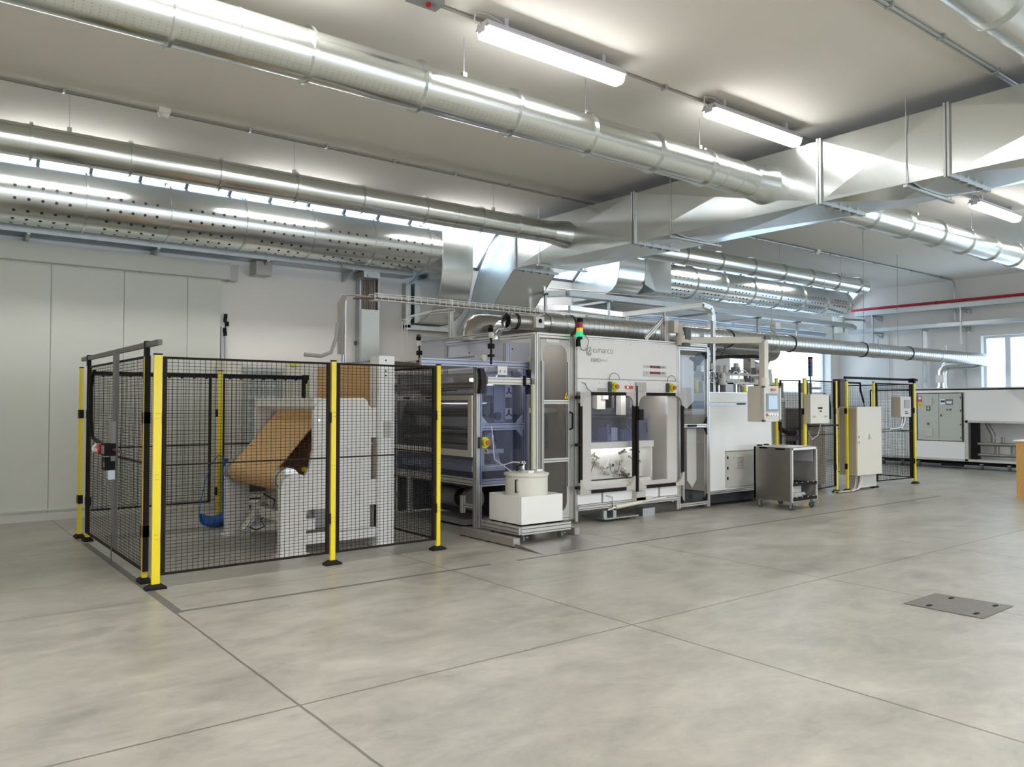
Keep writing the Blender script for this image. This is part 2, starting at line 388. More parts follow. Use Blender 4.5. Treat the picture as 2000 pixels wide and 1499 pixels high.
# ---------------------------------------------------------------- ventilation
def rings(root, xs, y, z, r, name='flange_ring', m=GALV, w=.012, t=.026):
    for x in xs:
        MB().cyl((x-w, y, z), (x+w, y, z), r+t, n=40).build(name, m, root)
def round_duct(x0, x1, y, z, r, label, ringx, seam=None, mat_=GALV, hang=(), endcap=True, dots=False):
    root = thing('ventilation_duct', ((x0+x1)/2, y, z-r), label, 'duct')
    m = MB(); m.cyl((x0, y, z), (x1, y, z), r, n=48, caps=endcap)
    if seam:
        for x in seam: m.cyl((x-.012, y, z), (x+.012, y, z), r+.006, n=48)
    if dots:                                      # fine perforation along the lower flank
        x = x0+.1
        while x < x1-.1:
            for a in (-40, -47, -54, -61):
                ar = math.radians(a); yy, zz = y-math.cos(ar)*(r+.0008), z+math.sin(ar)*(r+.0008)
                q = .0016; ty, tz = math.sin(ar)*q, math.cos(ar)*q
                m.add([(x-q, yy-ty, zz-tz), (x+q, yy-ty, zz-tz), (x+q, yy+ty, zz+tz), (x-q, yy+ty, zz+tz)], [(0, 1, 2, 3)], 1)
            x += .05
    m.build('duct_body', [mat_, DARK], root)
    rings(root, ringx, y, z, r)
    for x in hang:
        h = MB(); h.bar((x, y, z+r), (x, y, ZC), .004); h.box(x-.02, x+.02, y-.02, y+.02, z+r, z+r+.05); h.build('hanger_rod', GALVD, root)
    return root
X1, X2 = 8.34, 9.27                               # the flat duct's two side faces
ya, za, ra = 5.72, 4.24, .19
round_duct(-6, X1, ya, za, ra, 'upper large round galvanised duct left of the flat duct, nearest the lamps', [-3.4, -2.0, -.6, .45, 1.45, 2.44, 3.42, 4.4, 5.35, 6.3, 7.15], [-1.2, 1.9, 7.4, 7.7], hang=(.9, 3.9, 5.35, 7.1), dots=True)
round_duct(X2, 19.5, ya, za, ra, 'round galvanised duct right of the flat duct, running towards the far wall under the lamp', [9.95, 10.75, 11.75, 12.75, 13.75, 14.75, 15.75, 16.75, 17.75], [9.8], hang=(12.2, 14.1, 16.1))
yb, zb, rb = 9.35, 4.24, .167
round_duct(-6, X1, yb, zb, rb, 'slimmer round galvanised duct left of the flat duct, just above the perforated duct', [-4, -2.5, -1, .3, 1.05, 1.98, 2.93, 3.85, 4.75, 5.7, 6.65, 7.3], [1.6, 6.2, 7.7, 7.95], hang=(1.4, 3.85, 6.9))
round_duct(X2, 17.35, yb, zb, rb, 'slimmer round galvanised duct beyond the flat duct, with its closed end before the far wall', [10.1, 11.1, 12.1, 13.1, 14.1, 15.1, 16.1, 17.0], [15.5], hang=(11.6, 14.1, 16.4))
round_duct(4.4, X1, 2.12, 4.24, .19, 'round galvanised duct cut off by the top right corner of the photo', [4.62, 5.62, 6.62, 7.6], [6.1])
# the long flat rectangular duct across the hall
R = thing('rectangular_duct', (8.8, 5, 3.89), 'long flat rectangular galvanised duct crossing the hall, round ducts plugged into it', 'duct')
m = MB(); m.box(X1+.001, X2-.001, -3, 10.69, 3.892, 4.598)
def crossbreak(pts, out, h=.035):                  # sheet panel folded along its diagonals
    c = sum((Vector(p) for p in pts), Vector((0, 0, 0)))/4+Vector(out)*h
    m.add([Vector(p)+Vector(out)*.001 for p in pts]+[c], [(0, 1, 4), (1, 2, 4), (2, 3, 4), (3, 0, 4)])
for y0, y1 in ((-3, -.2), (-.2, 1.2), (1.2, 3.6), (3.6, 5.0), (5.0, 7.9), (7.9, 10.66)):
    crossbreak([(X1, y1, 3.89), (X1, y0, 3.89), (X1, y0, 4.60), (X1, y1, 4.60)], (-1, 0, 0))
    crossbreak([(X1, y0, 3.89), (X1, y1, 3.89), (X2, y1, 3.89), (X2, y0, 3.89)], (0, 0, -1), .04)
    crossbreak([(X2, y0, 3.89), (X2, y1, 3.89), (X2, y1, 4.60), (X2, y0, 4.60)], (1, 0, 0))
m.build('duct_body', GALV, R)
for y in (1.2, 3.6, 5.0, 7.9, 10.66):
    f = MB()
    for dy in (-.018, .018):
        f.box(X1-.028, X2+.028, y+dy-.012, y+dy+.012, 3.865, 3.89); f.box(X1-.028, X1, y+dy-.012, y+dy+.012, 3.89, 4.62); f.box(X2, X2+.028, y+dy-.012, y+dy+.012, 3.89, 4.62)
    for q in (.2, .4, .6, .8): f.box(X1+q*.93-.015, X1+q*.93+.015, y-.04, y+.04, 3.85, 3.866)
    f.build('flange', GALVD, R)
for y in (4.0, 7.2, 10.0):
    f = MB(); f.box(X1-.06, X2+.12, y-.02, y+.02, 3.84, 3.865)
    for xx in (X1-.03, X2+.07): f.bar((xx, y, 3.85), (xx, y, ZC), .008)
    f.build('hanger', GALVD, R)
# conical take-offs where round ducts meet the flat one
for y, r in ((ya, ra), (yb, rb)):
    MB().cyl((X1-.35, y, za), (X1+.002, y, za), r+.004, r+.05, n=40).build('take_off_cone', GALV, R)
    MB().cyl((X2-.002, y, za), (X2+.35, y, za), r+.05, r+.004, n=40).build('take_off_cone', GALV, R)
def yz_elbow(name, label, x0, x1, outer, inner, extra=None, m_=GALV):
    root = thing(name, ((x0+x1)/2, outer[0][0], min(p[1] for p in inner)), label, 'duct')
    n = len(outer); m = MB()
    for x in (x0, x1):
        vs = [(x, a, b) for a, b in outer] + [(x, a, b) for a, b in inner]
        m.add(vs, [(k, k+1, n+k+1, n+k) for k in range(n-1)])
    for L in (outer, inner):
        vs = [(x0, a, b) for a, b in L] + [(x1, a, b) for a, b in L]
        m.add(vs, [(k, k+1, n+k+1, n+k) for k in range(n-1)], 0, True)
    for k in (0, n-1):
        m.add([(x0, *outer[k]), (x1, *outer[k]), (x1, *inner[k]), (x0, *inner[k])], [(0, 1, 2, 3)])
    m.build('duct_body', m_, root)
    e = MB()
    for L in (outer, inner):
        for x in (x0, x1):
            for p, q in zip(L, L[1:]): e.bar((x, *p), (x, *q), .012)
    e.build('seam', GALVD, root)
    return root
def arc(cy, cz, r, a0, a1, n=8):
    return [(cy+r*math.cos(math.radians(a0+(a1-a0)*k/n)), cz+r*math.sin(math.radians(a0+(a1-a0)*k/n))) for k in range(n+1)]
# elbow carrying the flat duct down to the left wall
outer = [(10.69, 4.60), (10.97, 4.59), (11.23, 4.50), (11.43, 4.40), (11.55, 4.23), (11.72, 4.0), (11.9, 3.65), (12.03, 3.3), (12.44, 2.9)]
inner = [(10.69, 3.89), (10.85, 3.75), (11.0, 3.6), (11.13, 3.47), (11.27, 3.33), (11.45, 3.17), (11.62, 3.02), (11.95, 2.62), (12.44, 2.2)]
yz_elbow('duct_elbow', 'curved rectangular elbow bringing the end of the flat duct down to the left wall', X1, X2, outer, inner)
# perforated duct with its plenum
def perforated(x0, x1, y, z, r, first, pitch, label, elb, holesoff=(.24, .15), rows=(2.3, -21, -45, -67, -88)):
    root = thing('perforated_duct', ((x0+x1)/2, y, z-r), label, 'duct')
    m = MB(); m.cyl((x0, y, z), (x1, y, z), r, n=64, caps=True)
    s = first
    while s < x1-.3:
        for i in range(5):
            hx = s+holesoff[0]+i*holesoff[1]
            if hx < x0+.1 or hx > x1-.2: continue
            for a in rows:
                ar = math.radians(a); nrm = Vector((0, -math.cos(ar), math.sin(ar))); c = Vector((hx, y, z))+nrm*(r-.01)
                m.cyl(c, c+nrm*.0115, .019, n=12, mi=1, smooth=False)
        s += pitch
    m.build('duct_body', [GALV, DARK], root)
    s = first; xs = []
    while s < x1-.1:
        if s > x0+.05: xs.append(s)
        s += pitch
    rings(root, xs, y, z, r)
    for x in xs[::2]:
        h = MB(); h.bar((x, y, z+r), (x, y, min(ZC, z+r+.3)), .008); h.box(x-.02, x+.02, y-.02, y+.02, z+r, z+r+.05); h.build('hanger_rod', GALVD, root)
    return root
perforated(-6, 7.3, 11.70, 4.22, .378, .88-1.035*6, 1.035, 'fat perforated galvanised duct hanging along the left wall above the sliding door', None)
perforated(12.78, 20.1, 11.45, 4.25, .34, 12.72, 1.035, 'perforated galvanised duct with small holes near the far wall, beyond the flat duct', None, (.28, .13))
outer = [(11.34, 4.62), (11.33, 4.3), (11.33, 3.9), (11.36, 3.7), (11.42, 3.5), (11.52, 3.32), (11.68, 3.17), (11.9, 3.06), (12.15, 3.01), (12.44, 3.0)]
inner = [(12.10, 4.62), (12.12, 4.4), (12.12, 4.2), (12.12, 4.05), (12.13, 3.98), (12.16, 3.9), (12.2, 3.84), (12.27, 3.79), (12.35, 3.76), (12.44, 3.75)]
e1 = yz_elbow('duct_elbow', 'square curved elbow dropping from the end of the fat perforated duct into the left wall', 7.3, 7.92, outer, inner)
m = MB(); m.box(7.16, 7.26, YW-.14, YW, 2.93, 3.73); m.box(7.16, 8.15, YW-.14, YW, 2.90, 2.98); m.build('wall_collar', GALVD, e1)
outer = [(11.05, 4.55), (11.05, 4.3), (11.08, 4.1), (11.14, 3.95), (11.25, 3.85), (11.45, 3.78), (11.75, 3.74), (12.1, 3.72), (12.44, 3.72)]
inner = [(11.9, 4.45), (11.95, 4.4), (12.0, 4.35), (12.05, 4.3), (12.1, 4.28), (12.16, 4.25), (12.22, 4.2), (12.3, 4.15), (12.44, 4.12)]
e2 = yz_elbow('duct_elbow', 'angular sheet metal elbow feeding the perforated duct near the far wall', 11.25, 12.0, outer, inner)
MB().box(12.30, 12.78, 11.05, 11.85, 3.88, 4.60).build('square_collar', GALV, e2)
m = MB(); m.add([(12.0, 11.05, 4.5), (12.0, 11.08, 4.0), (12.0, 11.9, 3.8), (12.0, 11.9, 4.45), (12.3, 11.05, 4.6), (12.3, 11.05, 3.88), (12.3, 11.85, 3.88), (12.3, 11.85, 4.6)],
      [(0, 1, 5, 4), (1, 2, 6, 5), (2, 3, 7, 6), (3, 0, 4, 7)]); m.build('transition_piece', GALV, e2)
m = MB(); m.box(12.0, 12.26, YW-.05, YW-.003, 3.92, 4.12); tag(m.build('wall_louvre', DARK), 'small dark louvre in the left wall beside the angular elbow', 'vent')

# ---------------------------------------------------------------- lamps
def lamp(x, y, label):
    r = thing('ceiling_lamp', (x, y, 4.57), label, 'lamp', 'fluorescent ceiling lamps')
    m = MB(); prof = [(-.085, 4.66), (-.07, 4.595), (-.04, 4.575), (.04, 4.575), (.07, 4.595), (.085, 4.66)]
    m.prism([(y+a, b) for a, b in prof], 'x', x, x+1.57); m.build('diffuser', LAMPM, r)
    m = MB(); m.box(x-.01, x+1.58, y-.094, y+.094, 4.652, 4.672); m.prism([(y-.085, 4.665), (y-.07, 4.71), (y+.07, 4.71), (y+.085, 4.665)], 'x', x-.01, x+1.58)
    m.box(x-.02, x+.0, y-.05, y+.05, 4.62, 4.70); m.box(x+1.57, x+1.59, y-.05, y+.05, 4.62, 4.70); m.build('housing', LAMPH, r)
    m = MB(); m.box(x+.2, x+.24, y-.03, y+.03, 4.71, ZC); m.box(x+1.33, x+1.37, y-.03, y+.03, 4.71, ZC); m.build('mounting_bracket', LAMPH, r)
    pts = [(x-.02, y, 4.67), (x-.09, y, 4.70), (x-.08, y, 4.77), (x+.05, y, 4.79), (x+.2, y, 4.76)]
    MB().tube(pts, .008).build('supply_cable', LGREY, r)
lamp(3.77, 5.25, 'large bright fluorescent lamp on the ceiling, topmost in the picture')
lamp(6.68, 5.25, 'fluorescent ceiling lamp touching the near face of the flat duct')
lamp(12.98, 5.22, 'fluorescent ceiling lamp beyond the flat duct, by the right edge of the photo')
for x in (.87, 3.77, 6.68): lamp(x, 10.88, 'fluorescent lamp hidden above the slimmer duct, seen as a glint on the perforated duct')
for x in (9.9, 14.0, 16.9): area(x, 10.88, 4.62, 1.5, .16, LAMPW)
for x in (9.6, 15.9): area(x+.78, 5.25, 4.62, 1.5, .16, LAMPW)
# ---------------------------------------------------------------- conduits on the ceiling
def conduit(pts, label, r=.012, clips=(), m_=CONDU, double=0):
    root = thing('cable_conduit', pts[0], label, 'conduit'); m = MB(); m.tube(pts, r, 8)
    if double: m.tube([(p[0], p[1]+double, p[2]) for p in pts], r*.8, 8)
    m.build('pipe', m_, root)
    if clips:
        c = MB()
        for x in clips: c.box(x-.012, x+.012, pts[0][1]-.035, pts[0][1]+.035, ZC-.045, ZC)
        c.build('clip', GALVD, root)
    return root
conduit([(-6, 9.2, ZC-.025), (8.9, 9.2, ZC-.025)], 'thin grey conduit on the ceiling between the two round ducts left of the flat duct', clips=[-.6+.96*i for i in range(10)], double=.03)
conduit([(-6, 5.36, ZC-.02), (8.9, 5.36, ZC-.02)], 'pale conduit on the ceiling feeding the lamp row', clips=[2.5, 6.1])
conduit([(-1, 3.13, ZC-.025), (8.9, 3.13, ZC-.025)], 'grey conduit on the ceiling running to the top right of the flat duct', .014, clips=[6.25, 7.15, 8.3], m_=GALVD, double=.03)
conduit([(9.3, 9.2, ZC-.025), (21.45, 9.2, ZC-.025), (21.6, 9.2, ZC-.1), (21.62, 9.2, 4.3), (21.62, 9.2, 3.6)], 'grey conduit beyond the flat duct that turns down the far wall', .022, clips=[10.5, 11.8, 13.1, 15.7, 17.5, 19.3, 20.8], m_=GALVD)
def detector(x, y, label):
    r = thing('smoke_detector', (x, y, ZC-.1), label, 'detector')
    m = MB(); m.box(x-.06, x+.06, y-.06, y+.06, ZC-.055, ZC); m.build('base', WHITE, r)
    MB().cyl((x, y, ZC-.055), (x, y, ZC-.10), .06, .045).build('sensing_head', WHITE, r)
detector(2.28, 9.17, 'small white smoke detector on the conduit at the upper left')
detector(15.2, 9.2, 'small smoke detector on the conduit beyond the flat duct')
p = at(830, 4, z=ZC-.05); r = thing('ceiling_box', (p.x, p.y, ZC-.06), 'grey box on the ceiling with a small red light, cut by the top edge', 'box')
MB().box(p.x-.14, p.x+.14, p.y-.07, p.y+.07, ZC-.06, ZC).build('housing', MGREY, r); MB().cyl((p.x+.02, p.y-.02, ZC-.085), (p.x+.02, p.y-.02, ZC-.06), .02).build('red_lens', REDL, r)
for x, y, z0 in ((14.1, 7.6, 2.62), (17.0, 8.4, 2.6)):
    tag(MB().bar((x, y, z0), (x, y, ZC), .006).build('suspension_wire', MGREY), 'thin suspension wire %s' % ('nearer the camera, left of the duct end' if x < 15 else 'further off, right of the duct end'), 'wire')
# ---------------------------------------------------------------- safety fence
def post(x, y, label, h=2.0, w=.05, d=.03, face='x', foot=True, brackets=((.45, 0), (1.45, 0)), caps=True, grp='yellow fence posts'):
    r = thing('fence_post', (x, y, 0), label, 'fence post', grp)
    m = MB(); a, b = (w/2, d/2) if face == 'x' else (d/2, w/2)
    m.box(x-a, x+a, y-b, y+b, .0, h-.01)
    for z in (.42, .46, 1.45, 1.49, .93, .97):
        for s in (-.01, .01):
            if face == 'x': m.cyl((x+s, y-b-.0008, z), (x+s, y-b+.001, z), .0035, n=8, mi=1)
            else: m.cyl((x-a-.0008, y+s, z), (x-a+.001, y+s, z), .0035, n=8, mi=1)
    m.build('upright', [YELLOW, BLACK], r)
    MB().box(x-a-.001, x+a+.001, y-b-.001, y+b+.001, h-.01, h+.004).build('end_cap', BLACK, r)
    if foot:
        f = MB()
        fx, fy = (.085, .045) if face == 'x' else (.05, .085)
        f.add([(x-fx, y-fy, 0), (x+fx, y-fy, 0), (x+fx, y+fy, 0), (x-fx, y+fy, 0), (x-fx, y-fy, .018), (x+fx, y-fy, .018), (x+fx, y+fy, .018), (x-fx, y+fy, .018),
               (x-a-.012, y-b-.012, .045), (x+a+.012, y-b-.012, .045), (x+a+.012, y+b+.012, .045), (x-a-.012, y+b+.012, .045)],
              [(0, 3, 2, 1), (0, 1, 5, 4), (1, 2, 6, 5), (2, 3, 7, 6), (3, 0, 4, 7), (4, 5, 9, 8), (5, 6, 10, 9), (6, 7, 11, 10), (7, 4, 8, 11), (8, 9, 10, 11)])
        f.build('base_foot', BLACK, r)
    for z, s in brackets:
        k = MB(); c = a+.012
        if face == 'x': k.box(x+(c if s >= 0 else -c)-.012, x+(c if s >= 0 else -c)+.012, y-b-.006, y+b+.006, z-.05, z+.05)
        else: k.box(x-a-.006, x+a+.006, y-b-.02, y-b, z-.05, z+.05); k.box(x-a-.006, x+a+.006, y+b, y+b+.02, z-.05, z+.05)
        k.build('bracket', BLACK, r)
    return r
def panel(p0, p1, label, z0=.11, z1=1.98, stile=.03, dx=.05, dz=.03, midrail=True, grp='black wire mesh fence panels', wire=.0034, name='mesh_fence'):
    p0, p1 = Vector((*p0, 0)), Vector((*p1, 0)); d = (p1-p0); L = d.length; d.normalize(); n = Vector((-d.y, d.x, 0))
    r = thing(name, ((p0.x+p1.x)/2, (p0.y+p1.y)/2, z0), label, 'fence' if name == 'mesh_fence' else 'gate', grp)
    up = lambda q, z: Vector((q.x, q.y, z))
    m = MB(); a, b = p0+d*stile/2, p1-d*stile/2
    m.bar(up(a, z0), up(a, z1), stile, stile, up=n); m.bar(up(b, z0), up(b, z1), stile, stile, up=n)
    m.bar(up(a, z0+.01), up(b, z0+.01), .02, .02); m.bar(up(a, z1-.01), up(b, z1-.01), .02, .02)
    m.build('panel_frame', BROWNB, r)
    if midrail: MB().bar(up(a, 1.045), up(b, 1.045), .014, .014).build('middle_rail', BROWNB, r)
    w = MB(); k = int((L-2*stile)/dx)
    for i in range(1, k+1):
        q = p0+d*(stile+(L-2*stile)*i/(k+1)); w.bar(up(q, z0+.02), up(q, z1-.02), wire, wire, up=n)
    k = int((z1-z0-.04)/dz)
    for i in range(1, k+1):
        z = z0+.02+(z1-z0-.04)*i/(k+1); w.bar(up(a, z)+n*.003, up(b, z)+n*.003, wire, wire)
    w.build('wire_mesh', BLACK, r)
    return r
post(1.775, 7.22, 'yellow post at the front left corner of the fenced unwinding cell, nearest the camera', w=.066, brackets=((.43, 1), (1.45, 1)))
post(1.765, 7.56, 'yellow post just behind the front corner post, carrying the gate rail', face='y', w=.05, d=.04)
post(1.775, 10.22, 'yellow post at the far end of the sliding gate', face='y', w=.05, d=.04)
post(1.74, 10.52, 'yellow post at the back left corner of the fence, just behind the gate end post', face='y', w=.05, d=.04)
post(3.415, 7.27, 'yellow post in the middle of the front fence, before the white unwinder', w=.05, brackets=((.45, -1), (1.45, 1), (.46, 1), (1.44, -1)))
post(4.66, 7.31, 'yellow post at the right end of the front fence, beside the blue enclosure', w=.046, brackets=((.45, -1), (1.45, -1)))
post(3.32, 10.42, 'yellow post of the back fence with the blue hose coiled at its foot', w=.06, brackets=((.45, -1), (1.45, -1)))
panel((1.82, 7.23), (3.375, 7.27), 'long front mesh panel between the corner post and the middle post', dx=.0475)
panel((3.455, 7.28), (4.625, 7.31), 'short front mesh panel in front of the white unwinder', dx=.0475)
panel((4.64, 7.36), (4.64, 8.33), 'mesh panel running back from the right end post beside the unwinder')
panel((1.765, 7.60), (1.765, 10.16), 'mesh sliding gate on the left side, with the lock box on its dark upright', z0=.09, z1=2.0, name='sliding_gate', dx=.055)
panel((1.80, 10.52), (3.24, 10.52), 'mesh panel at the back of the cell, left of the back post', z0=.3, z1=1.95)
panel((3.38, 10.52), (4.55, 10.52), 'mesh panel at the back of the cell, behind the unwinder', z0=.3, z1=1.95)
for o_ in [o for o in scene.objects if o.name.startswith('fence_post') and abs(o.location.x-1.765) < .012 and o.location.y > 7.4 and o.location.y < 10.4]:
    y_ = o_.location.y; MB().box(1.742, 1.788, y_-.045, y_-.026, .10, 2.0).build('guide_stile', BROWNB, o_)
t = thing('gate_rail', (1.765, 8.9, 2.06), 'dark grey top rail over the sliding gate on the left side', 'rail')
m = MB(); m.bar((1.765, 7.12, 2.095), (1.765, 10.6, 2.095), .035, .045); m.build('rail', mat('rail_grey', (.12, .11, .105, 1), .45), t)
m = MB()
for y in (7.56, 10.22): m.box(1.745, 1.785, y-.03, y+.03, 2.004, 2.13)
m.build('rail_bracket', BLACK, t)
t = thing('gate_rail', (3.0, 10.42, 1.88), 'thick black roller rail along the top of the back fence', 'rail')
m = MB(); m.bar((1.8, 10.47, 1.93), (4.60, 10.47, 1.93), .05, .05)
for i in range(18): m.box(1.95+i*.15, 1.97+i*.15, 10.445, 10.495, 1.89, 1.91)
m.build('rail', BLACK, t)
t = thing('gate_switch', (4.63, 10.44, 1.55), 'black framed safety switch with a yellow-green core at the end of the back rail', 'switch')
m = MB(); m.ring(rrect(4.455, 4.60, 1.58, 1.97, .004, 1), rrect(4.48, 4.575, 1.62, 1.90, .004, 1), 'y', 10.42, 10.50); m.build('housing', BLACK, t)
MB().cyl((4.54, 10.46, 1.62), (4.54, 10.46, 1.88), .020).build('switch_rod', YELG, t); MB().box(4.50, 4.518, 10.45, 10.47, 1.62, 1.85).build('white_strip', WHITE, t)
# dark upright with the lock on the sliding gate
t = thing('gate_lock', (1.73, 8.55, .02), 'dark grey upright on the sliding gate carrying the lock box with the red dial', 'lock')
m = MB(); m.box(1.70, 1.735, 8.50, 8.62, .17, 2.07); m.cyl((1.70, 8.58, .02), (1.70, 8.58, .3), .006, n=8); m.build('upright', mat('lock_grey', (.11, .105, .10, 1), .4), t)
MB().box(1.66, 1.70, 8.44, 8.56, 1.02, 1.40).build('cover_plate', MGREY, t)
m = MB(); m.box(1.60, 1.70, 8.43, 8.60, 1.07, 1.19); m.box(1.61, 1.70, 8.46, 8.62, .93, 1.05)
m.box(1.598, 1.60, 8.45, 8.50, 1.09, 1.17, 1); m.box(1.598, 1.60, 8.52, 8.57, 1.09, 1.17, 1); m.box(1.608, 1.61, 8.48, 8.52, .96, 1.01, 1); m.build('lock_box', [BLACK, MGREY], t)
MB().cyl((1.62, 8.655, 1.13), (1.58, 8.655, 1.13), .055).build('red_dial', RED, t)
m = MB(); m.tube([(1.57, 8.66, 1.12), (1.56, 8.72, 1.11), (1.57, 8.80, 1.13), (1.60, 8.84, 1.16)], .018); m.build('white_lever', WHITE, t)
m = MB(); m.tube([(1.71, 8.70, 1.14), (1.72, 8.9, 1.12), (1.73, 9.4, 1.16), (1.74, 9.85, 1.2), (1.74, 9.92, 1.4), (1.74, 9.92, 1.75), (1.74, 9.86, 1.9), (1.74, 9.75, 1.93)], .02); m.build('cable', BLACK, t)
m = MB(); m.box(1.64, 1.70, 8.46, 8.52, .84, .93); m.cyl((1.63, 8.47, .84), (1.63, 8.50, .80), .018); m.build('latch', GALVD, t)
m = MB(); m.cyl((1.68, 8.43, 1.13), (1.69, 8.18, 1.12), .014); m.build('door_handle', mat('brown_red', (.14, .06, .05, 1), .5), t)
# blue coiled air hose on the back post
t = thing('air_hose', (3.3, 10.2, .03), 'blue coiled air hose hanging from the back yellow post down to the floor', 'hose')
pts = []
for i in range(260):
    a = i*.9; z = .86-.70*i/260; pts.append((3.37+.036*math.cos(a), 10.33+.036*math.sin(a), z))
for i in range(300):
    a = i*.9; q = i/300; cx = 3.37-.30*q; cz = .13-.05*math.sin(q*PI); pts.append((cx, 10.33+.065*math.sin(a), cz+.065*math.cos(a)))
MB().tube(pts, .009, 5).build('coil', BLUEP, t)
MB().tube([(3.05, 10.33, .15), (3.06, 10.34, .3), (3.13, 10.36, .6), (3.2, 10.37, .8), (3.3, 10.38, .92), (3.37, 10.33, .86)], .006, 6).build('straight_hose', BLUEP, t)

# ---------------------------------------------------------------- unwinder with brown paper
U = thing('paper_unwinder', (3.8, 8.8, 0), 'white unwinding stand with tall side frames, holding brown paper behind the mesh', 'machine')
yf, yk = 7.93, 9.65
def side(y0, y1, nm):
    m = MB()
    body = [(3.40, .44), (3.40, .80), (3.46, .90), (3.50, 1.10), (3.50, 1.50), (3.53, 1.57), (3.60, 1.63), (4.09, 1.64), (4.13, 1.61), (4.15, 1.56), (4.18, 1.53), (4.24, 1.53), (4.24, 1.20), (4.195, 1.20), (4.19, .72), (4.24, .72), (4.24, .44)]
    # split round the slot so that it is a real opening
    m.prism([(3.40, .46), (3.40, .80), (3.46, .90), (3.50, 1.10), (3.50, 1.50), (3.53, 1.57), (3.60, 1.63), (4.09, 1.64), (4.13, 1.61), (4.15, 1.56), (4.18, 1.53), (4.18, .46)], 'y', y0, y1)
    m.box(4.18, 4.245, y0, y1, 1.20, 1.53); m.box(4.18, 4.245, y0, y1, .46, .74)
    m.prism([(3.68, .44), (3.68, .2), (4.17, .2), (4.17, .46), (3.68, .46)], 'y', y0, y1)
    m.box(4.245, 4.25, y0, y1, .2, .46)
    m.box(3.40, 4.25, y0, y1, .10, .21)
    m.prism([(3.145, .02), (3.145, .70), (3.17, .79), (3.24, .835), (3.36, .84), (3.42, .80), (3.42, .02)], 'y', y0-.02, y1+.02)
    m.build('side_frame', WHITE, U, bevel=.004)
    m = MB(); m.box(4.245, 4.44, y0-.05, y1+.10, .02, 2.11)
    for z in (2.06, 1.94, 1.89): m.cyl((4.33, y0-.052, z), (4.33, y0-.045, z), .010, n=10, mi=1)
    m.build('column', [WHITE2, BLACK], U)
    m = MB()
    for x in (3.2, 3.37, 4.3, 4.42): m.cyl((x, (y0+y1)/2, 0), (x, (y0+y1)/2, .04), .05, n=14)
    m.box(3.12, 3.44, y0-.06, y1+.06, .0, .02); m.box(4.22, 4.48, y0-.09, y1+.14, .0, .02); m.build('foot', WHITE, U)
side(yf, yf+.05, 'near'); side(yk-.03, yk+.02, 'far')
m = MB(); m.box(3.55, 4.2, yf-.004, yf, 1.13, 1.135)
for x, z in ((3.90, 1.11), (3.90, 1.08), (4.02, .61), (3.56, 1.40), (3.75, 1.25), (3.72, .40)): m.cyl((x, yf-.01, z), (x, yf, z), .012, n=10)
m.cyl((4.02, yf-.015, .61), (4.02, yf, .61), .022, n=14); m.build('bolt', CHROME, U)
MB().box(4.30, 4.40, yf-.056, yf-.05, 1.20, 1.38).build('data_plate', LGREY, U)
MB().box(3.43, 3.52, yf+.1, yf+.14, .855, .90).build('yellow_label', YELP, U)
m = MB(); m.bar((3.55, yf+.02, 1.59), (3.55, yk, 1.59), .10, .09); m.bar((3.65, yf+.05, 1.56), (3.65, yk, 1.56), .02, .12); m.build('top_beam', WHITE, U)
m = MB(); m.cyl((3.76, yf+.05, 1.49), (3.76, yk, 1.49), .04); m.build('guide_roller', CHROME, U)
m = MB(); m.cyl((3.25, yf+.05, .78), (3.25, yk, .78), .125, n=36); m.build('lower_roller', CHROME, U)
for y in (yf+.07, yk-.12):
    m = MB(); m.cyl((3.25, y, .78), (3.25, y+.06, .78), .138, n=36, caps=False); m.cyl((3.25, y+.01, .78), (3.25, y+.05, .78), .11, n=30, mi=1); m.build('roller_flange', [CHROME, WHITE], U)
m = MB(); m.cyl((4.33, yf+.06, 2.04), (4.33, yk, 2.04), .035); m.build('top_roller', CHROME, U)
m = MB(); m.cyl((3.25, yf+.16, .78), (3.25, yk-.22, .78), .131, n=40)
tx, tz = 3.735, 1.525; n = Vector((-(tz-.78), tx-3.25)); n = n/n.length
a0 = (3.25-.131*.83, .78+.131*.55)
m.add([(a0[0], yf+.16, a0[1]), (a0[0], yk-.22, a0[1]), (3.735, yk-.22, 1.53), (3.735, yf+.16, 1.53)], [(0, 1, 2, 3)])
m.add([(a0[0]+.006, yf+.16, a0[1]-.004), (a0[0]+.006, yk-.22, a0[1]-.004), (3.741, yk-.22, 1.526), (3.741, yf+.16, 1.526)], [(3, 2, 1, 0)])
m.build('paper_web', KRAFT, U)
m = MB(); m.cyl((3.95, yf+.14, 1.02), (3.95, yk-.09, 1.02), .38, n=56); m.build('paper_roll', mat('shaded_kraft_roll', rgb(150, 108, 82), .75), U)  # kraft coloured darker for the shadow between the side frames
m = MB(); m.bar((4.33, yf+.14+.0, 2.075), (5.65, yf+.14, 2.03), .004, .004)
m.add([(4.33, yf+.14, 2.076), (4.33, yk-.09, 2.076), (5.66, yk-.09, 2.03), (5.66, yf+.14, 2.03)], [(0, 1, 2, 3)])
m.add([(4.33, yf+.14, 2.070), (4.33, yk-.09, 2.070), (5.66, yk-.09, 2.024), (5.66, yf+.14, 2.024)], [(3, 2, 1, 0)]); m.build('paper_bridge', mat('shaded_bridge_paper', (.48, .42, .37, 1), .6), U)  # web greyed to stand for the shadow on its underside
MB().box(4.285, 4.292, yf+.14, yk-.09, 1.5, 2.04).build('paper_web', KRAFT, U)
